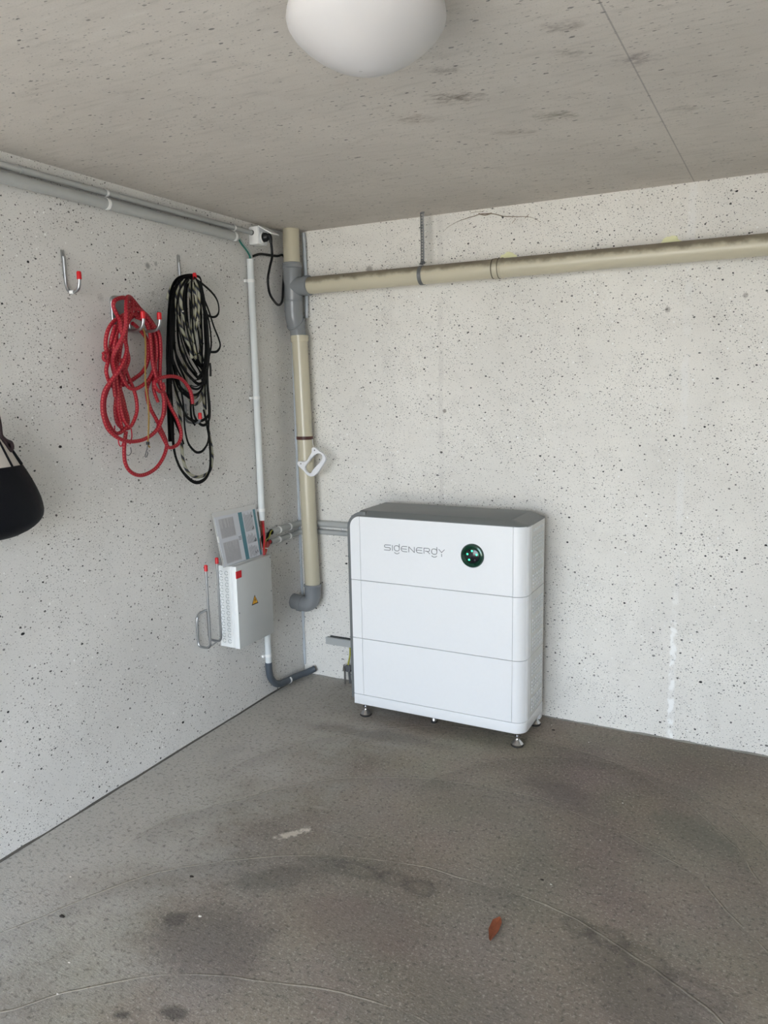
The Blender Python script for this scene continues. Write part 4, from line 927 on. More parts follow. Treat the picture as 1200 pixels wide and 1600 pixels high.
# ------------------------------------------------------------------ red rope
rr_ = thing('red_rope', 'coiled red braided bungee rope hanging on the double hook', 'rope', (.08, -1.07, 1.7))
RED = [
 [(0.0500, -1.1833, 1.3395), (0.0600, -1.2037, 1.4129), (0.0700, -1.2096, 1.4798), (0.0800, -1.2243, 1.5456), (0.1000, -1.2506, 1.5880), (0.1200, -1.2429, 1.6281), (0.1300, -1.2192, 1.6735), (0.1350, -1.2112, 1.7163), (0.1300, -1.2019, 1.7597), (0.1100, -1.1761, 1.7929), (0.0900, -1.1406, 1.8016), (0.0800, -1.1050, 1.7834), (0.0700, -1.0719, 1.7644), (0.0600, -1.0227, 1.7390), (0.0600, -0.9941, 1.6946), (0.0600, -0.9903, 1.6296), (0.0700, -1.0176, 1.5588), (0.0800, -1.0104, 1.5000), (0.0800, -0.9958, 1.4407), (0.0800, -1.0086, 1.3770), (0.0800, -1.0466, 1.3291), (0.0800, -1.1078, 1.3026), (0.0800, -1.1742, 1.2982), (0.0800, -1.2299, 1.3136), (0.0800, -1.2734, 1.3453), (0.0800, -1.2916, 1.3901), (0.0800, -1.2923, 1.4378), (0.0900, -1.2861, 1.4807), (0.1000, -1.2576, 1.5191), (0.1100, -1.2323, 1.5513), (0.1100, -1.2051, 1.5886), (0.1000, -1.1825, 1.6288), (0.1000, -1.2014, 1.6757), (0.1100, -1.2132, 1.7132), (0.1200, -1.2377, 1.7365), (0.1200, -1.2494, 1.7608), (0.1200, -1.2390, 1.7805), (0.1100, -1.1936, 1.7935), (0.0800, -1.1314, 1.7944)],
 [(0.0600, -1.1093, 1.7556), (0.0700, -1.1662, 1.7357), (0.0750, -1.2113, 1.7130), (0.0750, -1.2405, 1.6793), (0.0700, -1.2491, 1.6320), (0.0700, -1.2421, 1.5891), (0.0700, -1.2550, 1.5457), (0.0600, -1.2350, 1.5089), (0.0550, -1.2065, 1.4844), (0.0500, -1.1810, 1.4527), (0.0500, -1.1730, 1.4118), (0.0500, -1.1624, 1.3657)],
 [(0.0900, -1.1373, 1.7123), (0.0800, -1.0953, 1.6930), (0.0700, -1.0533, 1.6616), (0.0600, -1.0376, 1.6167), (0.0500, -1.0375, 1.5777), (0.0450, -1.0616, 1.5428), (0.0450, -1.1149, 1.5153), (0.0450, -1.1596, 1.4974)],
 [(0.1000, -1.0595, 1.7209), (0.0900, -1.0102, 1.6855), (0.0800, -0.9950, 1.6288), (0.0700, -0.9942, 1.5590), (0.0850, -1.0124, 1.5000), (0.0700, -0.9817, 1.4404), (0.0700, -0.9862, 1.3927), (0.0700, -1.0132, 1.3581), (0.0700, -1.0252, 1.3373), (0.0700, -1.0076, 1.3098), (0.0700, -0.9899, 1.2795), (0.0700, -0.9743, 1.2613), (0.0700, -0.9462, 1.2615), (0.0700, -0.9162, 1.2764), (0.0700, -0.9021, 1.3127), (0.0700, -0.9191, 1.3630), (0.0700, -0.9499, 1.4106), (0.0700, -0.9737, 1.4522), (0.0800, -1.0044, 1.4929), (0.0800, -1.0282, 1.5235), (0.0800, -1.0402, 1.5698), (0.0800, -1.0444, 1.6272), (0.0900, -1.0559, 1.6833), (0.1000, -1.0879, 1.7214), (0.0900, -1.1198, 1.7354)],
 [(0.0550, -1.1704, 1.3342), (0.0550, -1.1801, 1.2983), (0.0550, -1.1872, 1.2575), (0.0550, -1.1848, 1.2205), (0.0550, -1.1661, 1.1907), (0.0550, -1.1302, 1.1715), (0.0550, -1.0884, 1.1703), (0.0550, -1.0372, 1.1864), (0.0550, -0.9967, 1.2189), (0.0550, -0.9722, 1.2584), (0.0550, -0.9729, 1.2878), (0.0550, -0.9932, 1.3280), (0.0550, -1.0164, 1.3701), (0.0550, -1.0423, 1.4116), (0.0550, -1.0546, 1.4542), (0.0550, -1.0512, 1.4892), (0.0550, -1.0283, 1.5241), (0.0550, -1.0077, 1.5663), (0.0550, -0.9962, 1.6180), (0.0550, -1.0012, 1.6690), (0.0800, -1.0493, 1.7113), (0.0900, -1.0983, 1.7346), (0.0800, -1.1301, 1.7463)],
 [(0.0900, -1.0433, 1.5094), (0.0900, -1.0260, 1.5187), (0.0900, -0.9952, 1.5256), (0.0900, -0.9505, 1.5280), (0.0900, -0.9057, 1.5183), (0.0900, -0.8722, 1.4914), (0.0900, -0.8530, 1.4591), (0.0900, -0.8490, 1.4219)],
 [(0.0600, -1.2328, 1.5023), (0.0600, -1.2607, 1.4545), (0.0600, -1.2658, 1.4042), (0.0600, -1.2500, 1.3615), (0.0600, -1.2265, 1.3333), (0.0600, -1.2028, 1.3318), (0.0600, -1.1739, 1.3482), (0.0500, -1.1521, 1.3767), (0.0500, -1.1678, 1.4342), (0.0500, -1.1783, 1.4796), (0.0500, -1.1799, 1.5244), (0.0600, -1.1672, 1.5688), (0.0600, -1.1407, 1.5915)],
 [(0.0650, -1.1682, 1.5775), (0.0650, -1.1519, 1.5285), (0.0650, -1.1313, 1.4877), (0.0650, -1.1198, 1.4465), (0.0650, -1.1207, 1.4052), (0.0650, -1.1398, 1.3692), (0.0650, -1.1634, 1.3499), (0.0650, -1.1880, 1.3785), (0.0650, -1.1984, 1.4239), (0.0650, -1.1963, 1.4752), (0.0650, -1.1795, 1.5240), (0.0650, -1.1581, 1.5576), (0.0650, -1.1426, 1.5913), (0.0700, -1.1553, 1.6353), (0.0900, -1.1697, 1.6886), (0.0800, -1.1346, 1.7306), (0.0800, -1.0898, 1.7491)],
 [(0.0750, -1.1856, 1.5901), (0.0750, -1.1822, 1.5349), (0.0750, -1.1709, 1.4970), (0.0750, -1.1387, 1.4831), (0.0750, -1.0936, 1.4963), (0.0750, -1.0556, 1.5237), (0.0750, -1.0255, 1.5655), (0.0750, -1.0107, 1.6169), (0.0800, -1.0178, 1.6672), (0.0900, -1.0531, 1.7128), (0.0900, -1.0954, 1.7326), (0.0800, -1.1213, 1.7425)],
 [(0.0800, -1.2085, 1.7022), (0.0800, -1.2307, 1.6538), (0.0500, -1.2122, 1.6123), (0.0500, -1.2002, 1.5576), (0.0500, -1.1880, 1.5021), (0.0500, -1.2025, 1.4465), (0.0500, -1.2100, 1.4019), (0.0500, -1.2020, 1.3633), (0.0500, -1.1738, 1.3435), (0.0500, -1.1458, 1.3465)],
 [(0.0800, -1.1892, 1.7206), (0.0450, -1.1725, 1.6687), (0.0450, -1.1716, 1.6180), (0.0450, -1.1914, 1.5689), (0.0450, -1.1874, 1.5200), (0.0450, -1.1686, 1.4682), (0.0450, -1.1560, 1.4111), (0.0450, -1.1556, 1.3539)],
 [(0.1000, -1.1912, 1.7194), (0.1000, -1.1644, 1.7514), (0.1000, -1.1333, 1.7624), (0.1000, -1.1001, 1.7561), (0.1000, -1.0680, 1.7316), (0.0900, -1.0321, 1.6958)],
 [(0.0700, -1.1326, 1.7730), (0.0700, -1.1103, 1.7836), (0.0700, -1.0868, 1.7722), (0.0700, -1.0603, 1.7540), (0.0700, -1.0243, 1.7292), (0.0700, -0.9921, 1.6873)],
]
rb = None
for i, P in enumerate(RED): rb = tube(P, .0070 if i < 6 else .0066, 10, sub=5, bm=rb)
for P in (
 [(0.1100, -1.1731, 1.7932), (0.1100, -1.1795, 1.7583), (0.1000, -1.1848, 1.7241), (0.0850, -1.1967, 1.6940), (0.0850, -1.2182, 1.6541), (0.0850, -1.2283, 1.6106), (0.0850, -1.2211, 1.5673), (0.0850, -1.2015, 1.5281), (0.0850, -1.1863, 1.5015)],
 [(0.1000, -1.1429, 1.7878), (0.1000, -1.1463, 1.7527), (0.0750, -1.1429, 1.7194), (0.0750, -1.1679, 1.6785), (0.0750, -1.1842, 1.6341), (0.0750, -1.1975, 1.5899), (0.0750, -1.2165, 1.5458), (0.0750, -1.2297, 1.5020), (0.0750, -1.2283, 1.4580)],
 [(0.0900, -1.1222, 1.7726), (0.0800, -1.1085, 1.7478), (0.0650, -1.1325, 1.7250), (0.0650, -1.1772, 1.6960), (0.0650, -1.2076, 1.6554), (0.0650, -1.2241, 1.6071), (0.0650, -1.2204, 1.5570), (0.0650, -1.2050, 1.5064)],
 [(0.0700, -1.0665, 1.7558), (0.0600, -1.0342, 1.7200), (0.0600, -1.0131, 1.6683), (0.0600, -1.0052, 1.6129), (0.0600, -1.0070, 1.5591), (0.0600, -1.0214, 1.5122), (0.0600, -1.0219, 1.4723), (0.0600, -1.0055, 1.4340)]): rb = tube(P, .0064, 10, sub=5, bm=rb)
obj('coil', rb, M['rope_red'], rr_)
# whipped ends and the knot
obj('knot', tube([(0.1000, -1.2914, 1.6020), (0.1000, -1.2798, 1.6065), (0.1000, -1.2725, 1.5961), (0.1000, -1.2796, 1.5810), (0.1000, -1.2904, 1.5851), (0.1000, -1.2891, 1.5978)], .006, 10, sub=4), M['rope_red'], rr_)
obj('knot', tube([(0.0850, -1.0277, 1.5141), (0.0850, -1.0448, 1.5072), (0.0850, -1.0400, 1.4886), (0.0850, -1.0184, 1.4719), (0.0850, -0.9974, 1.4810), (0.0850, -1.0019, 1.5046)], .0068, 10, sub=4), M['rope_red'], rr_)
tb_ = tube([(0.0500, -1.2060, 1.3228), (0.0500, -1.2032, 1.2908), (0.0500, -1.1919, 1.2830), (0.0500, -1.1808, 1.3028)], .0022, 8, sub=4)
tb_ = tube([(0.0500, -1.2174, 1.3574), (0.0500, -1.2170, 1.3326), (0.0500, -1.2074, 1.3093)], .0020, 8, sub=4, bm=tb_)
tb_ = tube([(0.0500, -1.1401, 1.3415), (0.0500, -1.1397, 1.3137), (0.0500, -1.1517, 1.2868)], .0022, 8, sub=4, bm=tb_)
obj('loose_red_ends', tb_, simple('thin_red_cord', rgb(190, 30, 56), .6), rr_)
obj('end_hook', tube([(0.0450, -1.1448, 1.2746), (0.0450, -1.1435, 1.2558), (0.0450, -1.1569, 1.2465), (0.0450, -1.1718, 1.2525)], .0016, 8, sub=4), M['steel_dull'], rr_)
ec = thing('tan_elastic_cord', 'thin tan elastic cord with small wire hook hanging inside the red rope', 'cord', (.08, -1.0, 1.7))
obj('cord', tube([(0.0850, -1.0872, 1.6999), (0.0850, -1.0763, 1.6825), (0.0850, -1.0770, 1.6260), (0.0850, -1.0852, 1.5577), (0.0850, -1.0891, 1.5006), (0.0850, -1.0834, 1.4430), (0.0850, -1.0841, 1.3851), (0.0850, -1.0913, 1.3273), (0.0850, -1.0981, 1.2903)], .0038, 8, sub=5, flat=.6), M['elastic'], ec)
obj('crimp', tube([(0.0850, -1.0979, 1.2926), (0.0850, -1.0990, 1.2810)], .0065, 8, sub=1), M['black'], ec)
obj('wire_hook', tube([(0.0850, -1.0985, 1.2857), (0.0850, -1.1033, 1.2697), (0.0850, -1.1115, 1.2516), (0.0850, -1.1174, 1.2404), (0.0850, -1.1112, 1.2375), (0.0850, -1.1039, 1.2462), (0.0850, -1.1030, 1.2556)], .0018, 8, sub=5), M['steel_dull'], ec)
obj('frayed_end', tube([(0.0850, -1.0990, 1.2810), (0.0850, -1.0902, 1.2709)], .0028, 6, sub=1), M['elastic'], ec)

# ------------------------------------------------------------------ black strap bundle and striped rope
bs = thing('black_strap_bundle', 'thick bundle of flat black straps looped over the hook near the corner', 'straps', (.05, -.78, 1.9))
bb = None; random.seed(21)
T = [(296, 432)]
def strand(bm, pts, r=.0052, flat=.35): return tube(pts, r, 6, sub=5, bm=bm, flat=flat, nrm=(1, .25, 0))
BLK = [
 [(0.0600, -0.7550, 1.9204), (0.0600, -0.8111, 1.9118), (0.0600, -0.8630, 1.8919), (0.0600, -0.8945, 1.8534), (0.0600, -0.9146, 1.7860), (0.0600, -0.9304, 1.6908), (0.0600, -0.9427, 1.5955), (0.0600, -0.9447, 1.4998), (0.0600, -0.9432, 1.4031), (0.0600, -0.9417, 1.3053), (0.0600, -0.9340, 1.2355), (0.0600, -0.9104, 1.1783), (0.0600, -0.8703, 1.1333), (0.0600, -0.8272, 1.1075), (0.0600, -0.7845, 1.1076), (0.0600, -0.7469, 1.1296), (0.0600, -0.7271, 1.1725), (0.0500, -0.7113, 1.2634), (0.0500, -0.7216, 1.3297)],
 [(0.0550, -0.7689, 1.9096), (0.0550, -0.8247, 1.8987), (0.0550, -0.8669, 1.8659), (0.0550, -0.8905, 1.8000), (0.0550, -0.9110, 1.6919), (0.0550, -0.9199, 1.5961), (0.0550, -0.9253, 1.4998), (0.0550, -0.9260, 1.3780), (0.0550, -0.9303, 1.2549), (0.0550, -0.9081, 1.1829), (0.0550, -0.8679, 1.1379), (0.0550, -0.8251, 1.1097), (0.0550, -0.7785, 1.1093), (0.0550, -0.7408, 1.1313), (0.0550, -0.7225, 1.1798), (0.0500, -0.7153, 1.2637), (0.0500, -0.7249, 1.3377), (0.0500, -0.7397, 1.3955)],
 [(0.0700, -0.7860, 1.9114), (0.0700, -0.8567, 1.8894), (0.0700, -0.8923, 1.8459), (0.0700, -0.9139, 1.7619), (0.0700, -0.9262, 1.6668), (0.0700, -0.9224, 1.5956), (0.0700, -0.9008, 1.5236), (0.0700, -0.8848, 1.4624), (0.0700, -0.8796, 1.4007), (0.0700, -0.8790, 1.3262), (0.0700, -0.8656, 1.2701), (0.0700, -0.8349, 1.2373), (0.0700, -0.8090, 1.2274), (0.0700, -0.7773, 1.2350), (0.0700, -0.7470, 1.2664), (0.0700, -0.7386, 1.3178), (0.0700, -0.7319, 1.3952), (0.0700, -0.7331, 1.4723), (0.0700, -0.7343, 1.5488), (0.0700, -0.7255, 1.6500), (0.0700, -0.7246, 1.7502), (0.0700, -0.7391, 1.8480), (0.0700, -0.7652, 1.8943)],
 [(0.0700, -0.7572, 1.9000), (0.0700, -0.7204, 1.8867), (0.0700, -0.6681, 1.8595), (0.0700, -0.6387, 1.8293), (0.0700, -0.6338, 1.7916), (0.0700, -0.6518, 1.7700), (0.0700, -0.6841, 1.7654), (0.0700, -0.7144, 1.7783), (0.0700, -0.7180, 1.8252), (0.0700, -0.7292, 1.8735), (0.0700, -0.7375, 1.9094), (0.0700, -0.7632, 1.9163), (0.0700, -0.7860, 1.9114)],
 [(0.0650, -0.7375, 1.8853), (0.0650, -0.7187, 1.8379), (0.0650, -0.6917, 1.7902), (0.0650, -0.6653, 1.7288), (0.0650, -0.6372, 1.6790), (0.0650, -0.6313, 1.6509), (0.0650, -0.6536, 1.6295), (0.0650, -0.6901, 1.6260), (0.0650, -0.7213, 1.6302)],
 [(0.0750, -0.8299, 1.8919), (0.0750, -0.8827, 1.8582), (0.0750, -0.9068, 1.7857), (0.0750, -0.9191, 1.6906), (0.0750, -0.9116, 1.6196), (0.0750, -0.8744, 1.5600), (0.0750, -0.8268, 1.5184), (0.0750, -0.7910, 1.4983), (0.0750, -0.7594, 1.5081), (0.0750, -0.7403, 1.5486), (0.0750, -0.7259, 1.6246), (0.0750, -0.7250, 1.7250), (0.0750, -0.7395, 1.8231)],
 [(0.0550, -0.8292, 1.8887), (0.0550, -0.8682, 1.8136), (0.0550, -0.8899, 1.6930), (0.0550, -0.8845, 1.5968), (0.0550, -0.8479, 1.5238), (0.0550, -0.8232, 1.4689), (0.0550, -0.8085, 1.4234), (0.0550, -0.8017, 1.3724), (0.0550, -0.7738, 1.3404), (0.0550, -0.7431, 1.3335), (0.0550, -0.7134, 1.3554), (0.0550, -0.7049, 1.4072), (0.0550, -0.7101, 1.4850), (0.0550, -0.7063, 1.5749), (0.0550, -0.6975, 1.6770), (0.0550, -0.7044, 1.7774)],
 [(0.0600, -0.8504, 1.8743), (0.0600, -0.8866, 1.7881), (0.0600, -0.9047, 1.6682), (0.0600, -0.9124, 1.5841), (0.0600, -0.9003, 1.5238), (0.0600, -0.8684, 1.4795), (0.0600, -0.8261, 1.4589), (0.0600, -0.7847, 1.4581), (0.0600, -0.7516, 1.4829), (0.0600, -0.7403, 1.5236), (0.0600, -0.7258, 1.5999)],
 [(0.0700, -0.8090, 1.8993), (0.0700, -0.8398, 1.8389), (0.0700, -0.8486, 1.7425), (0.0700, -0.8443, 1.6702), (0.0700, -0.8266, 1.6221), (0.0700, -0.7928, 1.5833), (0.0700, -0.7643, 1.5612), (0.0700, -0.7430, 1.5386)],
 [(0.0750, -0.7848, 1.9063), (0.0750, -0.8090, 1.8414), (0.0750, -0.8140, 1.7444), (0.0750, -0.8153, 1.6467), (0.0750, -0.7973, 1.5979), (0.0750, -0.7695, 1.5685), (0.0750, -0.7392, 1.5613), (0.0750, -0.7202, 1.5995), (0.0750, -0.7000, 1.6507), (0.0750, -0.6996, 1.7013), (0.0750, -0.7071, 1.7511), (0.0750, -0.7195, 1.7876)],
 [(0.0600, -0.8200, 1.8941), (0.0600, -0.8573, 1.8380), (0.0600, -0.8733, 1.7415), (0.0600, -0.8714, 1.6454), (0.0600, -0.8406, 1.5853), (0.0600, -0.8069, 1.5486), (0.0600, -0.7712, 1.5236), (0.0600, -0.7435, 1.5312)],
 [(0.0600, -0.9132, 1.4996), (0.0600, -0.8964, 1.4505), (0.0600, -0.8720, 1.4004), (0.0600, -0.8490, 1.3695), (0.0600, -0.8093, 1.3525), (0.0600, -0.7630, 1.3527), (0.0600, -0.7262, 1.3691), (0.0600, -0.7120, 1.3944), (0.0600, -0.7144, 1.4593), (0.0600, -0.7235, 1.5363)],
 [(0.0550, -0.9019, 1.5239), (0.0550, -0.8809, 1.4797), (0.0550, -0.8431, 1.4543), (0.0550, -0.8110, 1.4385)],
 [(0.0700, -0.7258, 1.8246), (0.0700, -0.7307, 1.7250), (0.0700, -0.7316, 1.6247), (0.0700, -0.7405, 1.5234), (0.0700, -0.7510, 1.4471)],
 [(0.0750, -0.7505, 1.8711), (0.0750, -0.7515, 1.7729), (0.0750, -0.7526, 1.6738), (0.0750, -0.7614, 1.5736), (0.0750, -0.7603, 1.4980)],
 [(0.0700, -0.8764, 1.8662), (0.0700, -0.9104, 1.7622), (0.0700, -0.9331, 1.6666), (0.0700, -0.9477, 1.5475), (0.0700, -0.9589, 1.4639)],
 [(0.0500, -0.8459, 1.8802), (0.0500, -0.8931, 1.7882), (0.0500, -0.9147, 1.6682), (0.0500, -0.9316, 1.5240), (0.0500, -0.9394, 1.4030), (0.0500, -0.9437, 1.2806)],
 [(0.0800, -0.8720, 1.8824), (0.0800, -0.9084, 1.7899), (0.0800, -0.9315, 1.6898), (0.0800, -0.9472, 1.5948), (0.0800, -0.9561, 1.4996)],
 [(0.0600, -0.8049, 1.9005), (0.0600, -0.8418, 1.8513), (0.0600, -0.8567, 1.7665), (0.0600, -0.8525, 1.6945), (0.0600, -0.8288, 1.6346), (0.0600, -0.8024, 1.5983), (0.0600, -0.7613, 1.5489), (0.0600, -0.7347, 1.4980), (0.0600, -0.7358, 1.3953)],
 [(0.0600, -0.9432, 1.4031), (0.0600, -0.9196, 1.3531), (0.0600, -0.8923, 1.2970), (0.0600, -0.8805, 1.2661)],
 [(0.0500, -0.8100, 1.4688), (0.0500, -0.8163, 1.3984), (0.0500, -0.8122, 1.3602), (0.0500, -0.7953, 1.3364)],
 [(0.0850, -0.8558, 1.8884), (0.0850, -0.9014, 1.8510), (0.0850, -0.9279, 1.7881), (0.0850, -0.9407, 1.7242), (0.0850, -0.9483, 1.6418), (0.0850, -0.9491, 1.5590), (0.0850, -0.9407, 1.4994)],
 [(0.0800, -0.8609, 1.8882), (0.0800, -0.9104, 1.8435), (0.0800, -0.9377, 1.7713), (0.0800, -0.9522, 1.6888), (0.0800, -0.9576, 1.5946), (0.0800, -0.9595, 1.4996)],
 [(0.0900, -0.7984, 1.9060), (0.0900, -0.7565, 1.8743), (0.0900, -0.7431, 1.8096), (0.0900, -0.7341, 1.7362), (0.0900, -0.7328, 1.6615), (0.0900, -0.7422, 1.5986), (0.0900, -0.7625, 1.5431), (0.0900, -0.7857, 1.4980)],
 [(0.0850, -0.7754, 1.8921), (0.0850, -0.7459, 1.8415), (0.0850, -0.7415, 1.7607), (0.0850, -0.7452, 1.6737), (0.0850, -0.7556, 1.5985), (0.0850, -0.7754, 1.5481), (0.0850, -0.8084, 1.5182)],
 [(0.0800, -0.8092, 1.9033), (0.0800, -0.8310, 1.8629), (0.0800, -0.8400, 1.8024), (0.0800, -0.8367, 1.7186), (0.0800, -0.8211, 1.6463), (0.0800, -0.7956, 1.5978), (0.0800, -0.7677, 1.5684), (0.0800, -0.7419, 1.5989), (0.0800, -0.7275, 1.6747)],
 [(0.0900, -0.7954, 1.8992), (0.0900, -0.8005, 1.8411), (0.0900, -0.7995, 1.7687), (0.0900, -0.7910, 1.6961), (0.0900, -0.7813, 1.6350), (0.0900, -0.7704, 1.5855)],
 [(0.0950, -0.8156, 1.9014), (0.0950, -0.8238, 1.8506), (0.0950, -0.8266, 1.7786), (0.0950, -0.8257, 1.7063), (0.0950, -0.8162, 1.6459), (0.0950, -0.8056, 1.5971)],
 [(0.1000, -0.8546, 1.8921), (0.1000, -0.8978, 1.8433), (0.1000, -0.9173, 1.7833), (0.1000, -0.9132, 1.7133), (0.1000, -0.8949, 1.6430), (0.1000, -0.8646, 1.5813), (0.1000, -0.8244, 1.5352)],
 [(0.1000, -0.8401, 1.8936), (0.1000, -0.8605, 1.8656), (0.1000, -0.8727, 1.8103), (0.1000, -0.8720, 1.7394), (0.1000, -0.8567, 1.6684), (0.1000, -0.8367, 1.6061)],
 [(0.0900, -0.8950, 1.8676), (0.0900, -0.9237, 1.8183), (0.0900, -0.9417, 1.7356), (0.0900, -0.9469, 1.6416), (0.0900, -0.9431, 1.5708)],
 [(0.1000, -0.7856, 1.8899), (0.1000, -0.7617, 1.8196), (0.1000, -0.7500, 1.7347), (0.1000, -0.7498, 1.6480), (0.1000, -0.7652, 1.5603)],
 [(0.0900, -0.7541, 1.7719), (0.0900, -0.7374, 1.6987), (0.0900, -0.7322, 1.6239), (0.0900, -0.7504, 1.5482), (0.0900, -0.7780, 1.4979)],
 [(0.0700, -0.9224, 1.5956), (0.0700, -0.8986, 1.5478), (0.0700, -0.8593, 1.5039), (0.0700, -0.8169, 1.4811), (0.0700, -0.7788, 1.4831), (0.0700, -0.7444, 1.5234), (0.0700, -0.7282, 1.5742)],
]
for i, P in enumerate(BLK): bb = strand(bb, P, (.0072, .0066, .0060, .0052, .0058)[i % 5] if i not in (15, 16, 17) else .0135)
obj('straps', bb, M['webbing'], bs)
obj('toggle', tube([(0.0700, -0.7078, 1.5821), (0.0700, -0.7061, 1.5566), (0.0700, -0.7085, 1.5284)], .0044, 8, sub=2), M['black'], bs)
for P in ([(0.0800, -0.8275, 1.6168), (0.0800, -0.8016, 1.6150), (0.0800, -0.7746, 1.6206)], [(0.0800, -0.8437, 1.5184), (0.0800, -0.8106, 1.5133), (0.0800, -0.7719, 1.5207)], [(0.0800, -0.8422, 1.4937), (0.0800, -0.8128, 1.4884), (0.0800, -0.7739, 1.4980)]):
    obj('binding_turn', tube(P, .0026, 6, sub=3), M['cable_black'], bs)
sr = thing('striped_rope', 'cream and black striped rope hanging among the black straps', 'rope', (.05, -.76, 1.9))
SB = [
 [(0.0400, -0.7669, 1.9061), (0.0400, -0.8186, 1.9005), (0.0400, -0.8599, 1.8772), (0.0400, -0.8877, 1.8413), (0.0400, -0.8969, 1.8169)],
 [(0.0850, -0.8450, 1.8895), (0.0850, -0.8829, 1.8621), (0.0850, -0.9013, 1.8136), (0.0850, -0.8995, 1.7574), (0.0850, -0.8826, 1.7110), (0.0850, -0.8545, 1.6643), (0.0850, -0.8287, 1.6264), (0.0850, -0.8052, 1.5975)],
 [(0.0900, -0.8253, 1.8912), (0.0900, -0.8597, 1.8688), (0.0900, -0.8774, 1.8294), (0.0900, -0.8788, 1.7751), (0.0900, -0.8616, 1.7286), (0.0900, -0.8441, 1.6815), (0.0900, -0.8412, 1.6331), (0.0900, -0.8371, 1.5967)],
 [(0.0900, -0.7993, 1.8964), (0.0900, -0.7797, 1.8672), (0.0900, -0.7764, 1.8190), (0.0900, -0.7894, 1.7573), (0.0900, -0.8087, 1.7074), (0.0900, -0.8205, 1.6582), (0.0900, -0.8137, 1.6094)],
 [(0.0900, -0.8147, 1.8876), (0.0900, -0.8032, 1.8529), (0.0900, -0.7963, 1.8053), (0.0900, -0.8129, 1.7436), (0.0900, -0.8246, 1.6945), (0.0900, -0.8179, 1.6461), (0.0900, -0.8035, 1.5973)],
 [(0.0850, -0.8126, 1.8882), (0.0850, -0.8195, 1.8517), (0.0850, -0.8117, 1.8164), (0.0850, -0.8123, 1.7681), (0.0850, -0.8252, 1.7068), (0.0850, -0.8406, 1.6576), (0.0850, -0.8228, 1.6094)],
 [(0.0300, -0.6982, 1.8669), (0.0300, -0.7003, 1.7539), (0.0300, -0.7154, 1.6265), (0.0300, -0.7127, 1.5242), (0.0300, -0.7115, 1.4466), (0.0300, -0.7064, 1.3681), (0.0300, -0.6892, 1.2880), (0.0300, -0.6787, 1.2205), (0.0300, -0.6826, 1.1752), (0.0300, -0.7023, 1.1369), (0.0300, -0.7478, 1.1233), (0.0300, -0.7909, 1.1256), (0.0300, -0.8310, 1.1483), (0.0300, -0.8535, 1.1919), (0.0300, -0.8594, 1.2486), (0.0300, -0.8562, 1.3245), (0.0300, -0.8604, 1.4001), (0.0300, -0.8692, 1.4626), (0.0300, -0.8779, 1.5244)],
 [(0.0350, -0.8251, 1.6480), (0.0350, -0.8171, 1.5740), (0.0350, -0.8164, 1.4992), (0.0350, -0.8064, 1.4437), (0.0350, -0.7746, 1.4173), (0.0350, -0.7382, 1.4343), (0.0350, -0.7191, 1.4726), (0.0350, -0.7107, 1.5241)],
 [(0.0350, -0.8201, 1.4992), (0.0350, -0.8086, 1.4614), (0.0350, -0.7761, 1.4429), (0.0350, -0.7398, 1.4600)],
]
sb_ = None
for P in SB: sb_ = tube(P, .0062, 10, sub=5, bm=sb_)
obj('coil', sb_, M['rope_bw'], sr)
obj('whipping', tube([(0.0980, -0.8847, 1.7706), (0.0980, -0.8720, 1.7727)], .0028, 8, sub=1), M['crumb'], sr)

# ------------------------------------------------------------------ hanging bag at the left edge
hb_ = thing('round_cloth_bag', 'black rounded bag with cream top panel hanging at the left edge', 'bag', (.0, -1.75, 1.1))
cyy = [(0.1000, -1.7784, 1.1671)][0]; edge = [(0.1000, -1.5918, 1.1299)][0]; HWd = edge[1]-cyy[1]
ztop = [(0.1000, -1.6959, 1.2669)][0][2]; zmid = [(0.1000, -1.5923, 1.1259)][0][2]; zbot = [(0.1000, -1.7630, 1.0485)][0][2]
def blob_ring(zv, hw, hd_, n=40): return [(.1+hd_*math.cos(2*math.pi*k/n), cyy[1]+hw*math.sin(2*math.pi*k/n), zv) for k in range(n)]
lv = []
steps = 16
for i in range(steps+1):
    t = i/steps
    if t < .5: # lower: round
        u = t/.5; zv = zbot+(zmid-zbot)*u; hw = HWd*math.sin(math.acos(max(-1, min(1, 1-u)))) ** .9
    else:
        u = (t-.5)/.5; zv = zmid+(ztop-zmid)*u; hw = HWd*(1-.31*u**1.5)
    lv.append((zv, max(hw, .002)))
bmb = bmesh.new(); prev = None
for zv, hw in lv:
    ring = [bmb.verts.new(p) for p in blob_ring(zv, hw, .092*min(1, hw/HWd*1.05))]
    if prev:
        for k in range(40): bmb.faces.new((prev[k], prev[(k+1) % 40], ring[(k+1) % 40], ring[k]))
    else: bmb.faces.new(ring[::-1])
    prev = ring
bmb.faces.new(prev)
obj('bag_body', bmb, M['navy'], hb_)
hw1 = lv[-1][1]
bmc = bmesh.new(); prev = None
for i in range(9):
    u = i/8; ring = [bmc.verts.new((p[0], p[1], p[2])) for p in blob_ring(ztop-.004+.20*u, hw1*(1-.90*u)*.985, .09*.68*(1-.80*u))]
    if prev:
        for k in range(40): bmc.faces.new((prev[k], prev[(k+1) % 40], ring[(k+1) % 40], ring[k]))
    prev = ring
bmc.faces.new(prev)
obj('cream_panel', bmc, M['cream'], hb_)
for k in (.50, 1.0, 1.3):
    pts = []
    for i in range(7):
        u = i/6; a_ = k; hw = hw1*(1-.90*u)*.995; pts.append((.1+.0620*(1-.80*u)*math.cos(a_), cyy[1]+hw*math.sin(a_), ztop+.19*u))
    obj('dark_stripe', tube(pts, .0038, 8, sub=3, flat=.5, nrm=(1, 0, 0)), M['navy'], hb_)
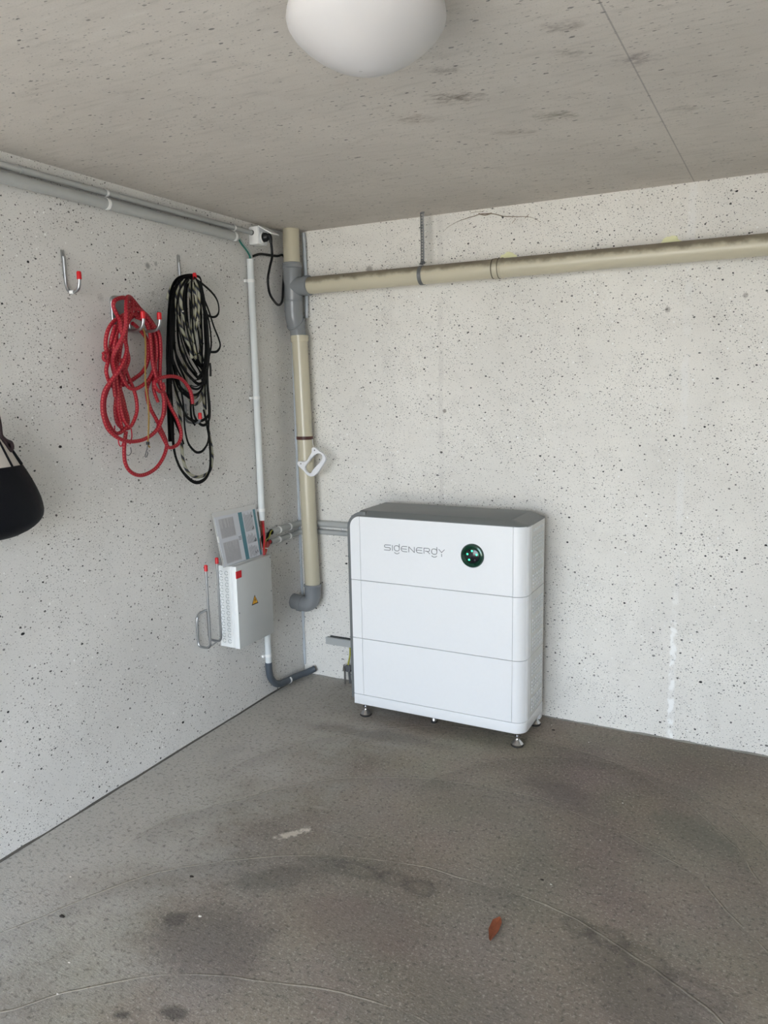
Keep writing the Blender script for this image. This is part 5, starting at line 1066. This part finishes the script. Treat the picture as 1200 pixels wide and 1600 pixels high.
obj('strap_loop', tube([(0.1300, -1.7330, 1.4326), (0.1300, -1.7269, 1.3956), (0.1300, -1.7253, 1.3548), (0.1300, -1.7133, 1.3316), (0.1300, -1.7028, 1.3119), (0.1300, -1.6932, 1.3206), (0.1300, -1.6960, 1.3340), (0.1300, -1.7101, 1.3407), (0.1300, -1.7235, 1.3528)], .0062, 10, sub=5), M['maroon'], hb_)
obj('carry_cord', tube([[(0.1300, -1.7330, 1.4326)][0], (.10, cyy[1]+.01, 1.60), (.05, cyy[1], 1.72), (.012, cyy[1]-.01, 1.80)], .006, 10, sub=5), M['maroon'], hb_)
obj('wall_peg', tube([(.0, cyy[1]-.01, 1.80), (.02, cyy[1]-.01, 1.795), (.03, cyy[1]-.01, 1.81)], .005, 8, sub=3), M['steel'], hb_)

# ------------------------------------------------------------------ ceiling lamp
LC = (LX, LY)
cl2 = thing('ceiling_lamp', 'white opal glass dome lamp fixed to the ceiling', 'lamp', (LC[0], LC[1], 2.2))
obj('glass_dome', lathe([(.092, -.004), (.116, .006), (.136, .022), (.1455, .038), (.148, .052), (.1455, .064), (.137, .077), (.120, .094), (.097, .111), (.072, .125), (.046, .1355), (.022, .141), (0, .1425)], (LC[0], LC[1], 2.2), (0, 0, -1), 64), M['opal'], cl2)
obj('mounting_ring', lathe([(0, 0), (.098, 0), (.100, .008), (.092, .010)], (LC[0], LC[1], 2.2), (0, 0, -1), 48), M['white2'], cl2)

# ------------------------------------------------------------------ small things on floor and wall
def blade(pts3, w, th, curl):
    bm = bmesh.new(); n = len(pts3); rows = []
    for i, p in enumerate(pts3):
        t = i/(n-1); ww = w*math.sin(math.pi*min(.98, .06+t*.92))**.8
        a_ = Vector(pts3[max(i-1, 0)]); b_ = Vector(pts3[min(i+1, n-1)]); d = (b_-a_).normalized(); s = d.cross(Vector((0, 0, 1))).normalized()
        rows.append([bm.verts.new(Vector(p)+s*ww*k+Vector((0, 0, curl*abs(k)+zz))) for zz in (0, th) for k in ((-1, -.5, 0, .5, 1) if zz == 0 else (1, .5, 0, -.5, -1))])
    for A_, B_ in zip(rows, rows[1:]):
        for k in range(10): bm.faces.new((A_[k], A_[(k+1) % 10], B_[(k+1) % 10], B_[k]))
    bm.faces.new(rows[0]); bm.faces.new(rows[-1][::-1]); return bm
lq = [(1.5292, -1.4475, 0.0030), (1.5272, -1.4160, 0.0030), (1.5268, -1.3828, 0.0030), (1.5306, -1.3667, 0.0030)]
o = tag(obj('dead_leaf', blade([(p[0], p[1], .002+.004*i) for i, p in enumerate(lq)], .0150, .0008, .006), M['leaf']), 'curled brown dead leaf lying on the open concrete floor', 'leaf')
def scrap(name, px, s, mat, label, cat, group=None, k=0):
    random.seed(k); b = bmesh.new(); bmesh.ops.create_icosphere(b, subdivisions=1, radius=1)
    for v in b.verts: v.co = Vector((v.co.x*s*random.uniform(.6, 1.2), v.co.y*s*.6*random.uniform(.6, 1.2), max(-.2, v.co.z)*s*.35))+Vector((px[0], px[1], s*.07))
    tag(obj(name, b, mat), label, cat, group)
scrap('dark_leaf_scrap', [(0.3967, -1.8822, -0.0000)][0], .012, M['bark'], 'dark shrivelled leaf scrap on the floor toward the left wall', 'scrap', None, 1)
scrap('dark_leaf_scrap', [(0.6124, -1.5801, 0.0000)][0], .009, M['bark'], 'small dark scrap on the floor just inside a trowel arc', 'scrap', None, 2)
scrap('dark_leaf_scrap', [(1.5824, -1.1328, 0.0000)][0], .007, M['bark'], 'tiny dark twig scrap on the floor up from the brown leaf', 'scrap', None, 3)
scrap('dark_leaf_scrap', [(1.3487, -0.1218, 0.0000)][0], .009, M['bark'], 'dark crumb on the floor right of the rear cabinet foot', 'scrap', None, 4)
CR = [([(0.7538, -1.7103, 0.0000)][0], .007, 'largest pale crumb, on the open floor at left inside the second trowel arc'),
 ([(0.5614, -1.9996, 0.0000)][0], .005, 'pale crumb on the floor near the left edge, below the dark leaf scrap'),
 ([(0.2705, -1.7437, 0.0000)][0], .004, 'pale crumb on the floor above the dark leaf scrap at left'),
 ([(0.6221, -2.0872, 0.0000)][0], .004, 'lowest pale crumb at left, on the nearest trowel arc'),
 ([(0.1515, -1.1451, 0.0000)][0], .004, 'pale crumb on the grey floor strip along the left wall'),
 ([(1.3280, -0.0759, 0.0000)][0], .004, 'pale crumb beside the rear right cabinet foot'),
 ([(1.7215, -0.5914, 0.0000)][0], .004, 'pale crumb midway across the floor at right, below the back wall'),
 ([(1.6122, -1.1419, 0.0000)][0], .004, 'pale crumb next to the tiny dark twig scrap'),
 ([(1.5098, -0.1725, 0.0000)][0], .004, 'pale crumb near the back wall, right of the cabinet'),
 ([(1.6971, -0.8521, 0.0000)][0], .003, 'smallest pale crumb, on the floor between the twig scrap and the back wall')]
for i, (px, s, lab) in enumerate(CR):
    scrap('pale_crumb', px, s, M['crumb'], lab, 'crumb', 'pale crumbs scattered on the floor', 30+i)
wb_ = tube([(0.7987, -0.0030, 2.1254), (0.8226, -0.0030, 2.1427), (0.8566, -0.0030, 2.1574), (0.8873, -0.0030, 2.1657), (0.9191, -0.0030, 2.1713), (0.9478, -0.0030, 2.1759), (0.9754, -0.0030, 2.1805), (1.0241, -0.0030, 2.1750), (1.0715, -0.0030, 2.1595), (1.1017, -0.0030, 2.1549), (1.1318, -0.0030, 2.1513), (1.1669, -0.0030, 2.1477), (1.1911, -0.0030, 2.1413), (1.2099, -0.0030, 2.1318), (1.2260, -0.0030, 2.1201)], .0017, 6, sub=4, rfun=lambda t: .3+.75*math.sin(math.pi*t)**2)
wb_ = tube([(0.9621, -0.0030, 2.1820), (0.9904, -0.0030, 2.1737), (1.0185, -0.0030, 2.1781)], .0028, 6, sub=3, bm=wb_); wb_ = tube([(0.9249, -0.0030, 2.1887), (0.9535, -0.0030, 2.1906), (0.9819, -0.0030, 2.1874)], .0009, 6, sub=3, bm=wb_)
wb_ = tube([(1.1616, -0.0030, 2.1420), (1.1723, -0.0030, 2.1508), (1.1776, -0.0030, 2.1552)], .0012, 6, sub=3, bm=wb_); wb_ = tube([(1.1074, -0.0030, 2.1279), (1.1156, -0.0030, 2.1371), (1.1237, -0.0030, 2.1437)], .0009, 6, sub=3, bm=wb_)
tag(obj('cobweb_thread', wb_, M['web']), 'dusty brown cobweb strand arching on the back wall under the ceiling', 'cobweb')
